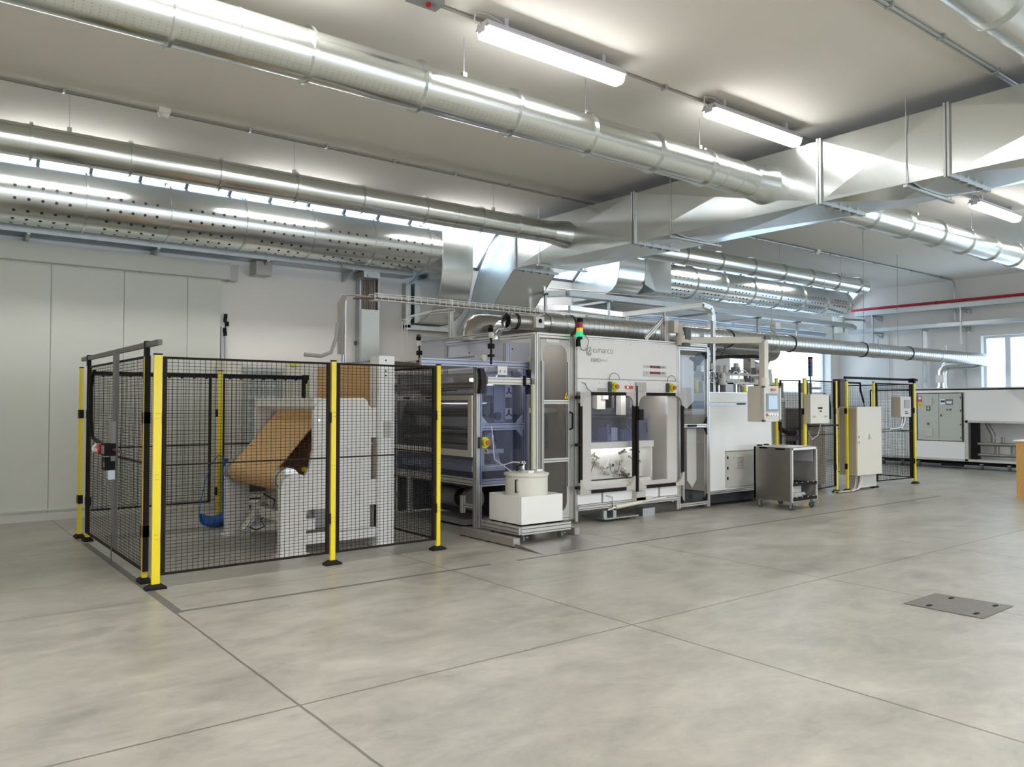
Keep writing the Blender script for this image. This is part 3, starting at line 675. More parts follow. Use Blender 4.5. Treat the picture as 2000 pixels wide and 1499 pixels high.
def piston(y):
    a, b = Vector((3.28, y, .06)), Vector((3.70, y, .64)); d = (b-a)
    m = MB(); m.bar(a, a+d*.80, .10, .05); m.cyl(a+d*.75, b, .02)
    for s in (-.045, .0, .045): m.cyl(a+Vector((0, s, .035)), a+d*.8+Vector((0, s, .035)), .014)
    m.box(3.24, 3.36, y-.05, y+.05, .0, .07); m.build('piston', mat('piston_alloy', (.62, .60, .57, 1), .3, .85), U)
piston(9.42); piston(8.25)
m = MB(); m.tube([(3.5, 9.35, .5), (3.62, 9.3, .42), (3.6, 9.3, .3), (3.45, 9.3, .2), (3.5, 9.3, .12), (3.4, 9.3, .08), (3.33, 9.33, .12)], .008); m.build('hose', BLACK, U)
m = MB(); m.box(3.40, 3.95, yk-.045, yk-.035, .50, .66); m.build('dark_opening', DGREY, U)
m = MB(); m.bar((3.5, yf+.05, .30), (3.5, yk-.03, .30), .10, .12); m.bar((4.34, yf+.15, .5), (4.34, yk-.08, .5), .10, .10); m.build('cross_beam', WHITE, U)

# ---------------------------------------------------------------- tapes and plates on the floor
def strip(x0, x1, y0, y1, label, name='floor_tape', cat='tape', grp='grey floor marking tape'):
    tag(MB().box(x0, x1, y0, y1, .0, .0015).build(name, TAPE), label, cat, grp)
strip(1.69, 1.755, 6.30, 10.05, 'wide dark floor tape running under the left side of the fence')
strip(1.756, 4.65, 6.315, 6.36, 'thin dark floor tape parallel to the front fence')
strip(4.98, 14.2, 6.315, 6.345, 'very long thin dark floor tape passing the ramp and the steel cart')
P0 = mat('chequer_plate', (.17, .16, .145, 1), .5, .5, noise=.35, nscale=45, bump=.4, bscale=60)
t = thing('floor_plate', (6.63, 2.82, 0), 'dark patterned steel manhole plate set in the floor at the right', 'plate')
m = MB(); m.add([(6.33, 3.11, .004), (6.885, 3.11, .004), (6.935, 2.54, .004), (6.345, 2.53, .004)], [(3, 2, 1, 0)])
k = 0
for i in range(26):
    for j in range(26):
        x = 6.36+i*.0215; y = 2.56+j*.0208; s = 1 if (i+j) % 2 else -1; q = .006
        m.add([(x-q, y-q*s-.0015, .0065), (x+q, y+q*s-.0015, .0065), (x+q, y+q*s+.0015, .0065), (x-q, y-q*s+.0015, .0065)], [(0, 1, 2, 3)], 1)
m.build('plate', [P0, mat('plate_rib', (.30, .29, .27, 1), .4, .5)], t)
m = MB()
for x, y in ((6.42, 2.95), (6.8, 2.95), (6.45, 2.62), (6.82, 2.63)): m.box(x-.03, x+.03, y-.012, y+.012, .004, .009)
m.build('lifting_slot', BLACK, t)

# ---------------------------------------------------------------- things on the left wall
t = thing('control_cabinet', (3.9, 12.0, 0), 'white control cabinet against the left wall with a yellow sticker, seen through the mesh', 'cabinet')
a = at(440, 705, y=11.9); b2 = at(625, 705, y=11.9); zt = a.z
MB().box(a.x, b2.x+.1, 11.9, 12.3, .05, zt).build('body', CREAM, t)
c0, c1 = at(477, 722, y=11.88).x, at(551, 722, y=11.88).x
m = MB(); m.box(c0, c1, 11.84, 11.9, .5, zt-.10); m.box(c0-.02, c1+.02, 11.82, 11.9, zt-.16, zt-.08); m.build('tinted_door', mat('tinted_door', (.44, .46, .42, 1), .3), t)
m = MB()
for r_ in range(4):
    z = 1.86-r_*.17
    for i in range(5):
        m.box(c0+.05+i*.09, c0+.11+i*.09, 11.825, 11.84, z-.05, z); 
    m.box(c0+.04, c0+.5, 11.83, 11.84, z-.075, z-.065)
m.build('breaker_row', mat('breaker_white', (.62, .66, .60, 1), .4), t)
s0 = at(573, 711, y=11.89); MB().box(s0.x-.06, s0.x+.06, 11.885, 11.9, s0.z-.03, s0.z+.03).build('yellow_sticker', YELG, t)
t = thing('wall_bracket', (4.07, YW-.03, 2.3), 'small black cable clamp on the wall right of the sliding door', 'clamp')
m = MB()
for px, py in ((441, 618), (440, 625), (444, 633), (439, 645), (440, 652)):
    p = at(px, py, y=YW-.03); m.box(p.x-.02, p.x+.02, YW-.05, YW, p.z-.035, p.z+.035)
p = at(441, 620, y=YW-.03); q = at(440, 655, y=YW-.03); m.bar((p.x, YW-.03, p.z), (q.x, YW-.03, q.z), .012); m.build('clamp', BLACK, t)
q = at(441, 655, y=YW-.03); p = at(433, 638, y=YW-.03)
m = MB(); m.cyl((q.x, YW-.03, .3), (q.x, YW-.03, q.z), .012, n=8); m.build('thin_pipe', GALVD, t)
tag(MB().cyl((p.x, YW-.03, .3), (p.x, YW-.03, p.z), .014, n=8).build('wall_conduit', GALVD), 'thin vertical pipe on the wall tight beside the sliding door', 'pipe')
p = at(505, 528, y=12.3)
MB_ = MB().box(p.x-.09, p.x+.16, 12.15, 12.44, p.z-.09, p.z+.12); tag(MB_.build('junction_box', WARMG), 'grey square box under the wall cable tray, right of the door rail', 'box')
def tray(x0, x1, y, z, w, h, label, brk=(), m_=GALVD, lid=True, zb=None, inner=None):
    t = thing('cable_tray', ((x0+x1)/2, y, z), label, 'cable tray')
    m = MB(); m.box(x0, x1, y-w/2, y-w/2+.004, z, z+h); m.box(x0, x1, y+w/2-.004, y+w/2, z, z+h); m.box(x0, x1, y-w/2, y+w/2, z, z+.004)
    if lid: m.box(x0, x1, y-w/2-.004, y+w/2+.004, z+h, z+h+.004)
    m.build('channel', m_, t)
    if inner: MB().box(x0+.1, x1-.1, y-w/2+.02, y+w/2-.02, z+.01, z+h*.8).build('cables', inner, t)
    for x in brk:
        k = MB(); k.add([(x-.02, y-w/2-.02, z-.02), (x-.02, YW, z-.16), (x-.02, YW, z-.003), (x-.02, y-w/2-.02, z-.003), (x+.02, y-w/2-.02, z-.02), (x+.02, YW, z-.16), (x+.02, YW, z-.003), (x+.02, y-w/2-.02, z-.003)],
              [(0, 1, 2, 3), (7, 6, 5, 4), (0, 4, 5, 1), (1, 5, 6, 2), (2, 6, 7, 3), (3, 7, 4, 0)]); k.build('wall_bracket', GALVD, t)
    return t
tray(-6, 7.15, 12.22, 3.80, .36, .10, 'galvanised cable tray along the left wall under the fat perforated duct', brk=(-2, -.3, 1.35, 2.95, 4.55, 6.0))
p = at(724, 540, y=12.0); t = thing('emergency_lamp', (p.x, 11.98, p.z), 'small emergency lamp under the wall tray, above the vertical cable duct', 'lamp')
MB().box(p.x-.15, p.x+.15, 11.95, 12.3, p.z-.03, p.z+.07).build('housing', GALVD, t); MB().box(p.x-.09, p.x+.09, 11.93, 11.95, p.z-.02, p.z+.02).build('lens', mat('pale_lens', (.6, .75, .7, 1), .2), t)
p = at(672, 520, y=12.05)
tag(MB().box(p.x-.05, p.x+.05, 12.0, 12.04, p.z-.04, p.z+.05).build('junction_box', LGREY), 'tiny pale box on the front of the wall cable tray', 'box')
t = thing('vertical_cable_duct', (6.45, 12.3, 0), 'vertical cable duct on the left wall, bundled brown cables showing above its cover', 'cable duct')
m = MB(); m.box(6.25, 6.28, 12.3, YW, 1.0, 3.78); m.box(6.60, 6.63, 12.3, YW, 1.0, 3.78); m.box(6.28, 6.60, 12.42, YW, 1.0, 3.78); m.build('channel', GALVD, t)
m = MB()
for i in range(13):
    x = 6.30+i*.023; m.tube([(x, 12.36+.02*math.sin(i), 3.1), (x+.01*math.sin(i*2), 12.34, 3.4), (x+.012*math.cos(i*3), 12.35, 3.75)], .010, 6, mi=i % 2)
m.build('cables', [BROWNC, mat('pale_cables', (.42, .38, .33, 1), .7)], t)
MB().box(6.27, 6.61, 12.27, 12.3, .9, 3.19).build('cover', mat('cover_plate_grey', (.60, .64, .62, 1), .35, .6), t)
p = at(696, 671, y=YW-.03); tag(MB().box(p.x-.03, p.x+.03, YW-.05, YW, p.z-.03, p.z+.04).build('wall_socket', DGREY), 'small dark socket on the wall left of the vertical cable duct', 'socket')
# ---------------------------------------------------------------- the spinning line
AL = [ALU, ALUG]
def emergency_stop(parent, x, y, z, s=.075, loop=True):
    m = MB(); m.box(x-s*.55, x-s*.28, y-.05, y, z-s*.62, z+s*.62); b = m.build('switch_back', DGREY, parent)
    m = MB(); m.box(x-s*.28, x+s*.42, y-.055, y-.002, z-s*.6, z+s*.6); m.cyl((x+s*.15, y-.055, z), (x+s*.15, y-.085, z), s*.46); m.build('switch_box', YELG, parent, bevel=.004)
    m = MB(); m.cyl((x+s*.2, y-.085, z), (x+s*.2, y-.11, z), s*.25, s*.30); m.build('push_button', ORANGE, parent)
    if loop:
        c = Vector((x+s*.35, y-.03, z+s*1.0)); pts = [c+Vector((s*.85*math.cos(a), 0, s*.7*math.sin(a))) for a in [PI*1.1-i*.35 for i in range(11)]]
        MB().tube(pts, .004, 6).build('switch_cable', DGREY, parent)
# ---- blue enclosure at the paper entry
E_ = thing('entry_enclosure', (6.06, 9.0, 0), 'blue tinted polycarbonate enclosure with aluminium frame between the fence and the tall glass cabinet', 'machine')
xe, ye, yr = 5.67, 8.0, 10.15
def P3(parent, pts, w=.045, h=None, name='frame_profile'):
    for p, q in pts:
        m = MB(); m.prof(p, q, w, h); m.build(name, AL, parent)
P3(E_, [((xe, ye, .06), (xe, ye, 2.03)), ((6.42, ye, .3), (6.42, ye, 2.03)), ((xe, yr, .06), (xe, yr, 2.0))], .08)
P3(E_, [((xe, 9.62, .06), (xe, 9.62, .56))], .06)
P3(E_, [((4.84, ye-.02, 2.07), (6.44, ye-.02, 2.07))], .045, .085)
P3(E_, [((xe+.04, ye, 1.29), (6.38, ye, 1.29)), ((xe+.04, ye, .60), (6.38, ye, .60))], .06, .085)
P3(E_, [((xe, ye+.04, .61), (xe, yr, .61)), ((xe, ye+.04, 1.80), (xe, yr, 1.80))], .08, .09)
P3(E_, [((xe, ye+.04, 2.16), (xe, yr, 2.16)), ((xe, ye-.3, 2.42), (xe, 9.4, 2.42))], .03)
P3(E_, [((6.12, ye, 2.11), (6.12, ye, 2.34))], .07)
m = MB(); m.prof((5.74, 7.90, 1.86), (6.50, 7.90, 1.86), .04, .09); m.build('white_cross_bar', [WHITE, MGREY], E_)
for x in (5.69, 6.46):
    m = MB(); m.box(x-.05, x+.02, 7.875, 7.93, 1.815, 1.905)
    m.prism([(x-.04, 1.905), (x+.035, 1.905), (x-.0, 2.01), (x-.06, 2.01)], 'y', 7.89, 7.97); m.prism([(x-.06, 1.70), (x+.0, 1.70), (x+.035, 1.815), (x-.04, 1.815)], 'y', 7.89, 7.97); m.build('corner_block', RUBBER, E_)
m = MB()
for (a, b_, sx, sz) in ((5.72, 1.335, 1, 1), (6.37, 1.335, -1, 1), (6.37, 1.245, -1, -1), (6.37, 2.02, -1, -1), (5.72, 2.02, 1, -1)):
    m.prism([(a, b_), (a+sx*.1, b_), (a, b_+sz*.1)] if sx*sz > 0 else [(a, b_), (a, b_+sz*.1), (a+sx*.1, b_)], 'y', ye-.01, ye+.01)
m.build('corner_gusset', ALU, E_)
m = MB(); m.box(4.84, 6.46, 7.945, 7.95, 1.98, 2.36); m.build('blue_shield', BLUEP2, E_)
m = MB(); m.box(xe+.0, 6.42, 7.952, 7.957, .585, 1.98); m.build('blue_front_sheet', BLUEG, E_)
m = MB(); m.box(xe-.045, xe-.04, ye+.05, yr, .66, .92); m.build('blue_side_sheet', BLUEG, E_)
m = MB(); m.box(xe-.046, xe-.04, ye+.05, yr, 1.70, 2.0); m.build('smoked_sheet', DARKG, E_)
for x in (5.70, 6.44): MB().cyl((x, 7.93, 2.14), (x, 7.90, 2.14), .036).build('round_knob', IVORY, E_)
t = MB(); t.box(5.92, 6.07, 7.92, 7.925, 1.935, 2.045); sg = t.build('white_sign', WHITE2, E_)
text('cl', .05, (5.935, 7.917, 1.965), '-y', PRINT, sg); text('\u203aL', .05, (6.01, 7.917, 1.965), '-y', PRINT, sg)
m = MB(); m.bar((6.30, 7.86, 1.80), (6.30, 7.86, 1.93), .03); m.bar((6.30, 7.86, 1.81), (6.36, 7.84, 1.81), .02); m.build('clamp_lever', BLACK, E_)
# framed hatch on the left side
H = MB()
H.ring(rrect(8.02, 10.13, .92, 1.68, .002, 1), rrect(8.10, 10.05, 1.0, 1.62, .002, 1), 'x', xe-.075, xe-.05)
hz = H.build('hatch_frame', CREAM, E_)
MB().box(xe-.064, xe-.060, 8.1, 10.05, 1.0, 1.62).build('hatch_glass', DARKG, hz)
m = MB()
for y in (8.9, 9.5): m.box(xe-.085, xe-.075, y, y+.16, 1.64, 1.665)
m.build('hatch_grip', BLACK, hz)
for y in (7.72, 9.38):
    m = MB(); c = (xe, y, 2.42)
    m.cyl((xe-.03, y-.03, 2.46), (xe+.01, y+.03, 2.50), .035, n=10); m.bar((xe, y, 2.05), (xe, y, 2.45), .018); m.box(xe-.03, xe+.03, y-.03, y+.03, 2.24, 2.30); m.box(xe-.03, xe+.03, y-.03, y+.03, 2.14, 2.17)
    m.build('black_clamp', BLACK, E_)
    MB().cyl((xe-.05, y-.05, 2.40), (xe-.02, y-.05, 2.40), .035).build('white_wheel', WHITE, E_)
emergency_stop(E_, xe+.04, ye-.04, 1.10, .11, False)
MB().tube([(5.72, 7.93, 1.02), (5.70, 7.9, .98), (5.76, 7.9, .97), (5.76, 7.93, 1.02)], .006, 6).build('switch_cable', LGREY, E_)
# what shows inside the enclosure
m = MB(); m.box(xe+.1, 6.40, yr-.06, yr-.02, .03, .58); m.box(6.36, 6.40, 8.4, yr-.06, .03, .58); m.box(xe+.0, 6.4, 8.1, yr-.02, .54, .56); m.build('under_shade_panel', mat('shade_grey_panel', (.09, .09, .095, 1), .6), E_)  # dark boards added to keep the space beneath the enclosure dark
m = MB(); m.box(6.30, 6.34, 8.15, yr, .6, 2.0); m.box(xe+.1, 6.3, yr-.05, yr, .6, 2.0); m.build('inner_panel', mat('inner_shade_grey', (.22, .215, .23, 1), .5), E_)  # back panels coloured dark for the shade inside the enclosure
for x, z, r in ((5.95, 1.50, .10), (6.12, 1.18, .09), (5.86, 1.10, .06), (6.15, 1.80, .05)):
    MB().cyl((x, 8.12, z), (x, yr-.06, z), r, n=28).build('inner_roller', mat('dark_roller', (.22, .22, .24, 1), .18, .9), E_)
m = MB(); m.prism([(5.98, 1.34), (6.16, 1.34), (6.16, 1.95), (6.05, 1.95), (5.98, 1.8)], 'y', 8.08, 8.12); m.box(5.75, 6.2, 8.1, 8.13, 1.68, 1.80); m.build('bearing_plate', mat('plate_grey', (.36, .36, .38, 1), .4), E_)
m = MB()
for z in (1.73, 1.45):
    m.box(6.14, 6.25, 8.06, 8.10, z-.07, z+.07)
m.build('bearing_block', LGREY, E_)
m = MB()
for z in (1.73, 1.45):
    for a in (90, 210, 330): m.bar((6.20, 8.055, z), (6.20+.05*math.cos(math.radians(a)), 8.055, z+.05*math.sin(math.radians(a))), .02, .01)
m.build('star_knob', BLACK, E_)
m = MB(); m.cyl((5.78, 8.06, 1.75), (5.78, 8.12, 1.75), .085); m.cyl((6.03, 8.05, 1.42), (6.03, 8.1, 1.42), .05); m.build('end_disc', DGREY, E_)
m = MB(); m.box(5.72, 6.25, 8.2, 9.9, .72, .80); m.bar((5.95, 8.2, 1.2), (6.15, 8.25, .78), .09); m.box(5.78, 5.86, 8.12, 8.2, .8, 1.1); m.box(5.9, 6.15, 8.1, 8.3, .95, 1.0); m.build('inner_support', LGREY, E_)
m = MB()
for x in (5.86, 5.98): m.cyl((x, 8.1, 1.0), (x, 8.1, 1.18), .012)
m.build('clear_vial', CHROME, E_)
m = MB(); m.box(5.80, 5.86, 8.3, 8.36, 1.86, 1.9); m.build('small_lamp', mat('inner_lamp', (1, 1, 1, 1), .5, emit=(.95, .95, 1, 1), estr=14), E_)
area(6.0, 9.0, 1.99, .1, 1.6, 9, (.95, .96, 1))  # unseen area light added to brighten the enclosure's inside
m = MB(); m.prism([(8.16, 1.72), (8.8, 1.72), (8.95, 1.95), (8.16, 1.95)], 'x', xe+.25, xe+.26); m.build('lit_deflector', mat('satin_panel', (.55, .52, .52, 1), .35, .3), E_)
m = MB(); m.cyl((5.95, 8.75, .34), (5.95, 9.15, .34), .13, n=28); m.cyl((5.95, 8.55, .34), (5.95, 8.75, .34), .12, n=28, mi=1); m.cyl((5.95, 8.45, .34), (5.95, 8.55, .34), .15, n=28); m.box(5.75, 6.2, 8.4, 9.2, .03, .10); m.build('fan_motor', [MGREY, BLACK], E_)
m = MB(); m.prof((5.72, 8.0+.1, .30), (5.72, 8.35, .30), .05); m.prof((5.69, 8.35, .2), (5.69, 8.35, .42), .05); m.build('side_bracket', AL, E_)

# ---- tall glass cabinet at the left of the line
S = thing('glass_cabinet', (6.75, 8.6, 0), 'tall aluminium framed cabinet with an arched glass door, left of the white centre module', 'cabinet')
xs0, xs1, ys, zt2 = 6.46, 7.03, 7.84, 2.46
P3(S, [((xs0, ys, .06), (xs0, ys, zt2)), ((xs1+.02, ys, .06), (xs1+.02, ys, zt2))], .08)
P3(S, [((xs0, ys, zt2), (xs1, ys, zt2)), ((xs0, ys, zt2), (xs0, 9.9, zt2)), ((xs0, ys, .09), (xs1, ys, .09))], .06)
P3(S, [((xs0, 9.9, .06), (xs0, 9.9, zt2))], .08)
d = MB(); n_ = 6
d.ring(rrect(xs0+.045, xs1-.03, .12, zt2-.05, .002, n_), rrect(xs0+.085, xs1-.075, .17, zt2-.12, .13, n_), 'y', ys-.045, ys-.035); dr = d.build('door_plate', mat('satin_grey_plate', (.52, .505, .48, 1), .4, .2), S)
for x in (xs0+.07, xs1-.055): MB().prof((x, ys-.055, .5 if x > 6.8 else .12), (x, ys-.055, 2.12), .03).build('door_profile', AL, dr)
for z in (1.60, .85): MB().prof((xs0+.08, ys-.055, z), (xs1-.06, ys-.055, z), .028, .05).build('cross_profile', AL, dr)
MB().box(xs0+.08, xs1-.07, ys-.04, ys-.036, .16, zt2-.11).build('glass_pane', glassmat('greyish_glass', (.88, .87, .86, 1), .03), dr)
m = MB(); m.tube([(xs1-.04, ys-.06, 1.24), (xs1-.04, ys-.12, 1.26), (xs1-.04, ys-.12, 1.45), (xs1-.04, ys-.06, 1.47)], .013); m.build('door_handle', BLACK, dr)
MB().box(6.60, 6.82, ys-.052, ys-.045, 2.37, 2.41).build('top_label', WHITE, dr)
m = MB(); m.prism([(6.90, 1.645), (6.97, 1.645), (6.935, 1.73)], 'y', ys-.062, ys-.060); w_ = m.build('warning_triangle', YELP, dr)
MB().bar((6.93, ys-.064, 1.66), (6.94, ys-.064, 1.70), .012, .002).build('warning_symbol', BLACK, w_)
m = MB(); m.box(xs0-.01, xs0+.01, ys+.04, 9.86, 1.85, 2.43); m.box(xs0-.01, xs0+.01, ys+.04, 9.86, .1, .58); m.build('side_panel', WHITE, S)
m = MB(); m.box(xs0, 7.08, 9.86, 9.9, .1, 2.43); m.box(7.055, 7.085, ys+.03, 9.86, .1, 2.43); m.box(xs0, 7.08, ys, 9.9, .06, .09); m.box(xs0, 7.08, ys+.05, 9.9, 2.45, 2.47); m.build('inner_wall', WARMG, S)
m = MB(); m.bar((6.62, 8.3, 1.6), (6.95, 8.5, 1.95), .05); m.box(6.5, 7.05, 8.4, 8.46, 1.93, 2.0); m.box(6.5, 7.05, 8.1, 8.16, 1.46, 1.52); m.build('inner_strut', ALU, S)
m = MB(); m.box(6.5, 6.9, 8.1, 8.7, .98, 1.44); m.build('dark_green_block', mat('dark_green', (.035, .055, .045, 1), .5), S, bevel=.03)
m = MB()
for y in (8.3, 9.3): m.cyl((xs0-.004-.006, y, 2.3), (xs0-.02, y, 2.3), .012, n=8)
m.build('screw', DGREY, S)

# ---- white centre module
W = thing('spinning_module', (8.1, 8.6, 0), 'white centre module with company lettering above two brown framed glass doors', 'machine')
xa, xb, yw = 7.10, 9.08, 7.75
m = MB(); m.box(xa, xb, yw, yw+.05, 1.915, 2.44); m.box(xa, xb, yw, yw+.05, 1.74, 1.905); m.box(xa+.01, xb-.01, yw+.01, yw+.04, 1.9, 1.92, 1)
for x in (7.5, 8.1, 8.7):
    for z in (2.40, 1.86, 1.78): m.cyl((x, yw-.003, z), (x, yw, z), .006, n=8, mi=1)
up = m.build('upper_panel', [WHITE, MGREY], W)
P3(W, [((xa-.03, yw+.02, 2.465), (xb+.7, yw+.02, 2.465))], .045)
P3(W, [((xa+.0, yw+.03, .03), (xa+.0, yw+.03, 2.44)), ((xb+.02, yw+.03, .03), (xb+.02, yw+.03, 2.44))], .04)
# lettering: arc emblem and words
def strokes(paths, x, z, s, w, m_, name, parent, y=yw-.002, sx=1.0):
    q = MB()
    for pth in paths:
        for (a, b_), (c, d_) in zip(pth, pth[1:]):
            q.bar((x+a*s*sx, y, z+b_*s), (x+c*s*sx, y, z+d_*s), w, .002, up=(0, 1, 0))
    return q.build(name, m_, parent)
GL = {'E': [[(.8, 0), (.2, 0), (0, .2), (0, .8), (.2, 1), (.8, 1)], [(0, .5), (.75, .5)]], 'l': [[(0, 1), (0, .15), (.15, 0), (.4, 0)]],
      'm': [[(0, 0), (0, 1), (1.1, 1), (1.3, .8), (1.3, 0)], [(.65, 0), (.65, 1)]], 'a': [[(0, 1), (.6, 1), (.8, .8), (.8, 0), (.15, 0), (0, .15), (0, .4), (.15, .55), (.8, .55)]],
      'r': [[(0, 0), (0, .8), (.2, 1), (.6, 1)]], 'c': [[(.8, 1), (.2, 1), (0, .8), (0, .2), (.2, 0), (.8, 0)]], 'o': [[(.2, 0), (0, .2), (0, .8), (.2, 1), (.7, 1), (.9, .8), (.9, .2), (.7, 0), (.2, 0)]],
      'n': [[(0, 0), (0, 1), (.6, 1), (.8, .8), (.8, 0)]]}
def word(wd, x, z, s, w, m_, parent, sx=1.0, gap=.38):
    q = []; cx = 0
    for ch in wd:
        for pth in GL[ch]: q.append([(a+cx, b_) for a, b_ in pth])
        cx += {'E': .8, 'l': .4, 'm': 1.3, 'a': .8, 'r': .6, 'c': .8, 'o': .9, 'n': .8}[ch]+gap
    strokes(q, x, z, s, w, m_, 'lettering', parent, sx=sx)
word('Elmarco', 7.385, 2.265, .048, .007, LOGO, up, .98)
em = []
for r_, a0, a1 in ((.052, 150, 330), (.035, 190, 345)):
    em.append([(r_*math.cos(math.radians(a)), r_*math.sin(math.radians(a))) for a in range(a0, a1+1, 15)])
em += [[(-.02, -.02), (.0, .0), (.035, .055)], [(-.035, .0), (-.02, .04), (.03, .06)], [(0, 0), (.03, .01), (.05, .03)]]
strokes(em, 7.31, 2.275, 1, .010, LOGO, 'emblem', up)
strokes([rrect(0, .165, 0, .055, .008, 2)+[(.165, .008)]], 7.35, 2.135, 1, .004, LOGO, 'word_box', up)
word('nano', 7.362, 2.147, .030, .0055, LOGO, up, .98); text('SPIDER', .042, (7.525, yw-.002, 2.147), '-y', mat('pale_print', rgb(205, 200, 196), .6), up)
for z0, z1 in ((2.085, 2.125), (1.965, 2.04)):
    d = MB().box(8.36, 8.84, yw-.006, yw, z0, z1).build('display_strip', LGREY, W); zz = z1-.03
    MB().box(8.49, 8.71, yw-.010, yw-.006, zz-.008, zz+.024).build('red_display', REDDISP, d)
    text('888  888', .028, (8.53, yw-.0115, zz), '-y', mat('red_digits', rgb(170, 60, 70), .4, emit=(.5, .05, .06, 1), estr=.4), d, 'digits')
    text('LABLF', .030, (8.725, yw-.007, zz), '-y', PRINT, d); MB().box(8.43, 8.437, yw-.007, yw-.006, zz-.004, zz+.02).build('mark', BLACK, d)
emergency_stop(W, 7.72, yw, 1.81, .11); emergency_stop(W, 8.89, yw, 1.81, .105)
d = MB().box(7.99, 8.14, yw-.012, yw, 1.785, 1.83).build('red_indicator', REDP, W); MB().cyl((8.035, yw-.014, 1.807), (8.035, yw-.012, 1.807), .01).build('light_dot', mat('white_dot', (1, 1, 1, 1), .3, emit=(1, 1, 1, 1), estr=3), d)
m = MB(); m.box(8.19, 8.39, yw-.03, yw, 1.75, 1.88); m.build('lock_plate', WARMG, W)
MB().box(7.47, 7.63, yw-.01, yw, 1.75, 1.79).build('small_cover', WARMG, W)
MB().tube([(7.17, yw-.01, 1.86), (7.22, yw-.02, 1.85), (7.25, yw-.03, 1.78), (7.30, yw-.06, 1.73), (7.36, yw-.06, 1.72)], .005, 6).build('door_cable', DGREY, W)
# interior box behind the doors
m = MB(); m.ring([(7.12, .40), (9.07, .40), (9.07, 1.74), (7.12, 1.74)], [(7.35, .49), (8.86, .49), (8.86, 1.70), (7.35, 1.70)], 'y', yw+.0, yw+.02)
m.build('inner_frame', WHITE, W)
m = MB(); m.box(7.30, 8.90, 8.55, 8.58, .3, 1.74); m.box(8.86, 8.89, yw+.02, 8.55, .3, 1.74); m.box(7.28, 7.31, yw+.02, 8.55, .3, 1.74); m.box(7.3, 8.9, yw+.02, 8.55, .28, .31); m.build('inner_box', mat('inner_box_white', (.66, .63, .59, 1), .5), W)
m = MB(); m.box(7.33, 8.66, 7.83, 8.5, .965, 1.05); m.box(7.33, 8.62, 7.83, 7.86, .47, .53); m.box(8.60, 8.63, 7.83, 8.5, .50, .965); m.build('inner_shelf', WHITE2, W)
m = MB(); m.box(7.33, 8.60, 8.0, 8.02, .53, .965); m.build('fitting_panel', mat('bright_panel', (.9, .9, .88, 1), .5), W)
for a, c in ((7.34, 7.88), (8.12, 8.62)):
    t_ = MB(); t_.box(a, c, 7.90, 7.905, 1.055, 1.36); t_.box(a, a+.005, 7.905, 8.3, 1.055, 1.36); t_.box(c-.005, c, 7.905, 8.3, 1.055, 1.36); tb = t_.build('blue_tub', BLUEG, W)
    MB().tube([(c-.06, 7.89, 1.17), (c-.06, 7.86, 1.17), (c-.06, 7.86, 1.31), (c-.06, 7.89, 1.31)], .010, 8).build('tub_handle', DGREY, tb)
    t_ = MB(); t_.box(a+.08, a+.26, 8.0, 8.2, 1.06, 1.20); t_.bar((a+.12, 7.98, 1.28), (a+.3, 7.98, 1.12), .025); t_.build('tub_content', mat('bluish_grey', (.28, .32, .45, 1), .5), W)
MB().box(7.34, 8.64, 7.88, 7.884, 1.04, 1.40).build('blue_screen', BLUEG, W)
m = MB(); m.box(7.90, 8.10, 8.0, 8.2, 1.06, 1.24); m.cyl((8.0, 8.1, 1.24), (8.0, 8.1, 1.29), .02); m.build('white_canister', WHITE2, W)
m = MB(); m.box(7.34, 8.62, 8.05, 8.35, 1.38, 1.52); m.box(7.34, 8.62, 8.0, 8.05, 1.43, 1.45); m.build('dark_carriage', mat('slate', (.06, .07, .10, 1), .45), W)
m = MB(); m.box(7.70, 7.86, 8.0, 8.1, 1.50, 1.70); m.box(8.07, 8.16, 7.9, 8.0, 1.42, 1.70); m.box(7.78, 7.88, 7.96, 8.0, 1.64, 1.70); m.build('white_block', WHITE2, W)
for i in range(7):
    x = 7.40+i*.18; MB().cyl((x, 8.12, 1.50), (x, 8.12, 1.72), .025, n=12).build('vertical_rod', mat('blue_grey_metal', (.25, .27, .33, 1), .35, .4), W)
m = MB(); m.box(8.35, 8.62, 8.1, 8.3, 1.5, 1.66); m.build('dark_cover', DGREY, W)
rnd = random.Random(3)
for i in range(30):
    x = rnd.uniform(7.38, 8.5); z = rnd.uniform(.56, .93); a = rnd.uniform(-.6, .6); L = rnd.uniform(.02, .06)
    m = MB(); m.cyl((x-L*math.cos(a), 7.96, z-L*math.sin(a)), (x+L*math.cos(a), 7.96, z+L*math.sin(a)), rnd.uniform(.012, .026), n=10)
    if i % 3 == 0: m.box(x-.02, x+.02, 7.94, 7.99, z-.02, z+.02)
    m.build('pipe_fitting', [CHROME, DGREY, LGREY][i % 3], W)
for i in range(6):
    x = 7.4+i*.19; pts = [(x+.07*math.cos(k*.5)*(1+.1*i), 7.93, .72+.12*math.sin(k*.5+i)) for k in range(8)]
    MB().tube(pts, .006, 6).build('thin_hose', [WHITE2, DGREY][i % 2], W)
MB().box(7.4, 8.8, 7.82, 7.86, 1.715, 1.73).build('interior_lamp', mat('strip_lamp', (1, 1, 1, 1), .5, emit=(1, .98, .96, 1), estr=9), W)
area(8.0, 7.98, .95, 1.0, .08, 1.7, (1, .98, .96)); area(6.78, 8.3, 2.42, .4, .6, 2.2, (1, .98, .96))  # unseen fills added under the shelf and inside the tall glass cabinet
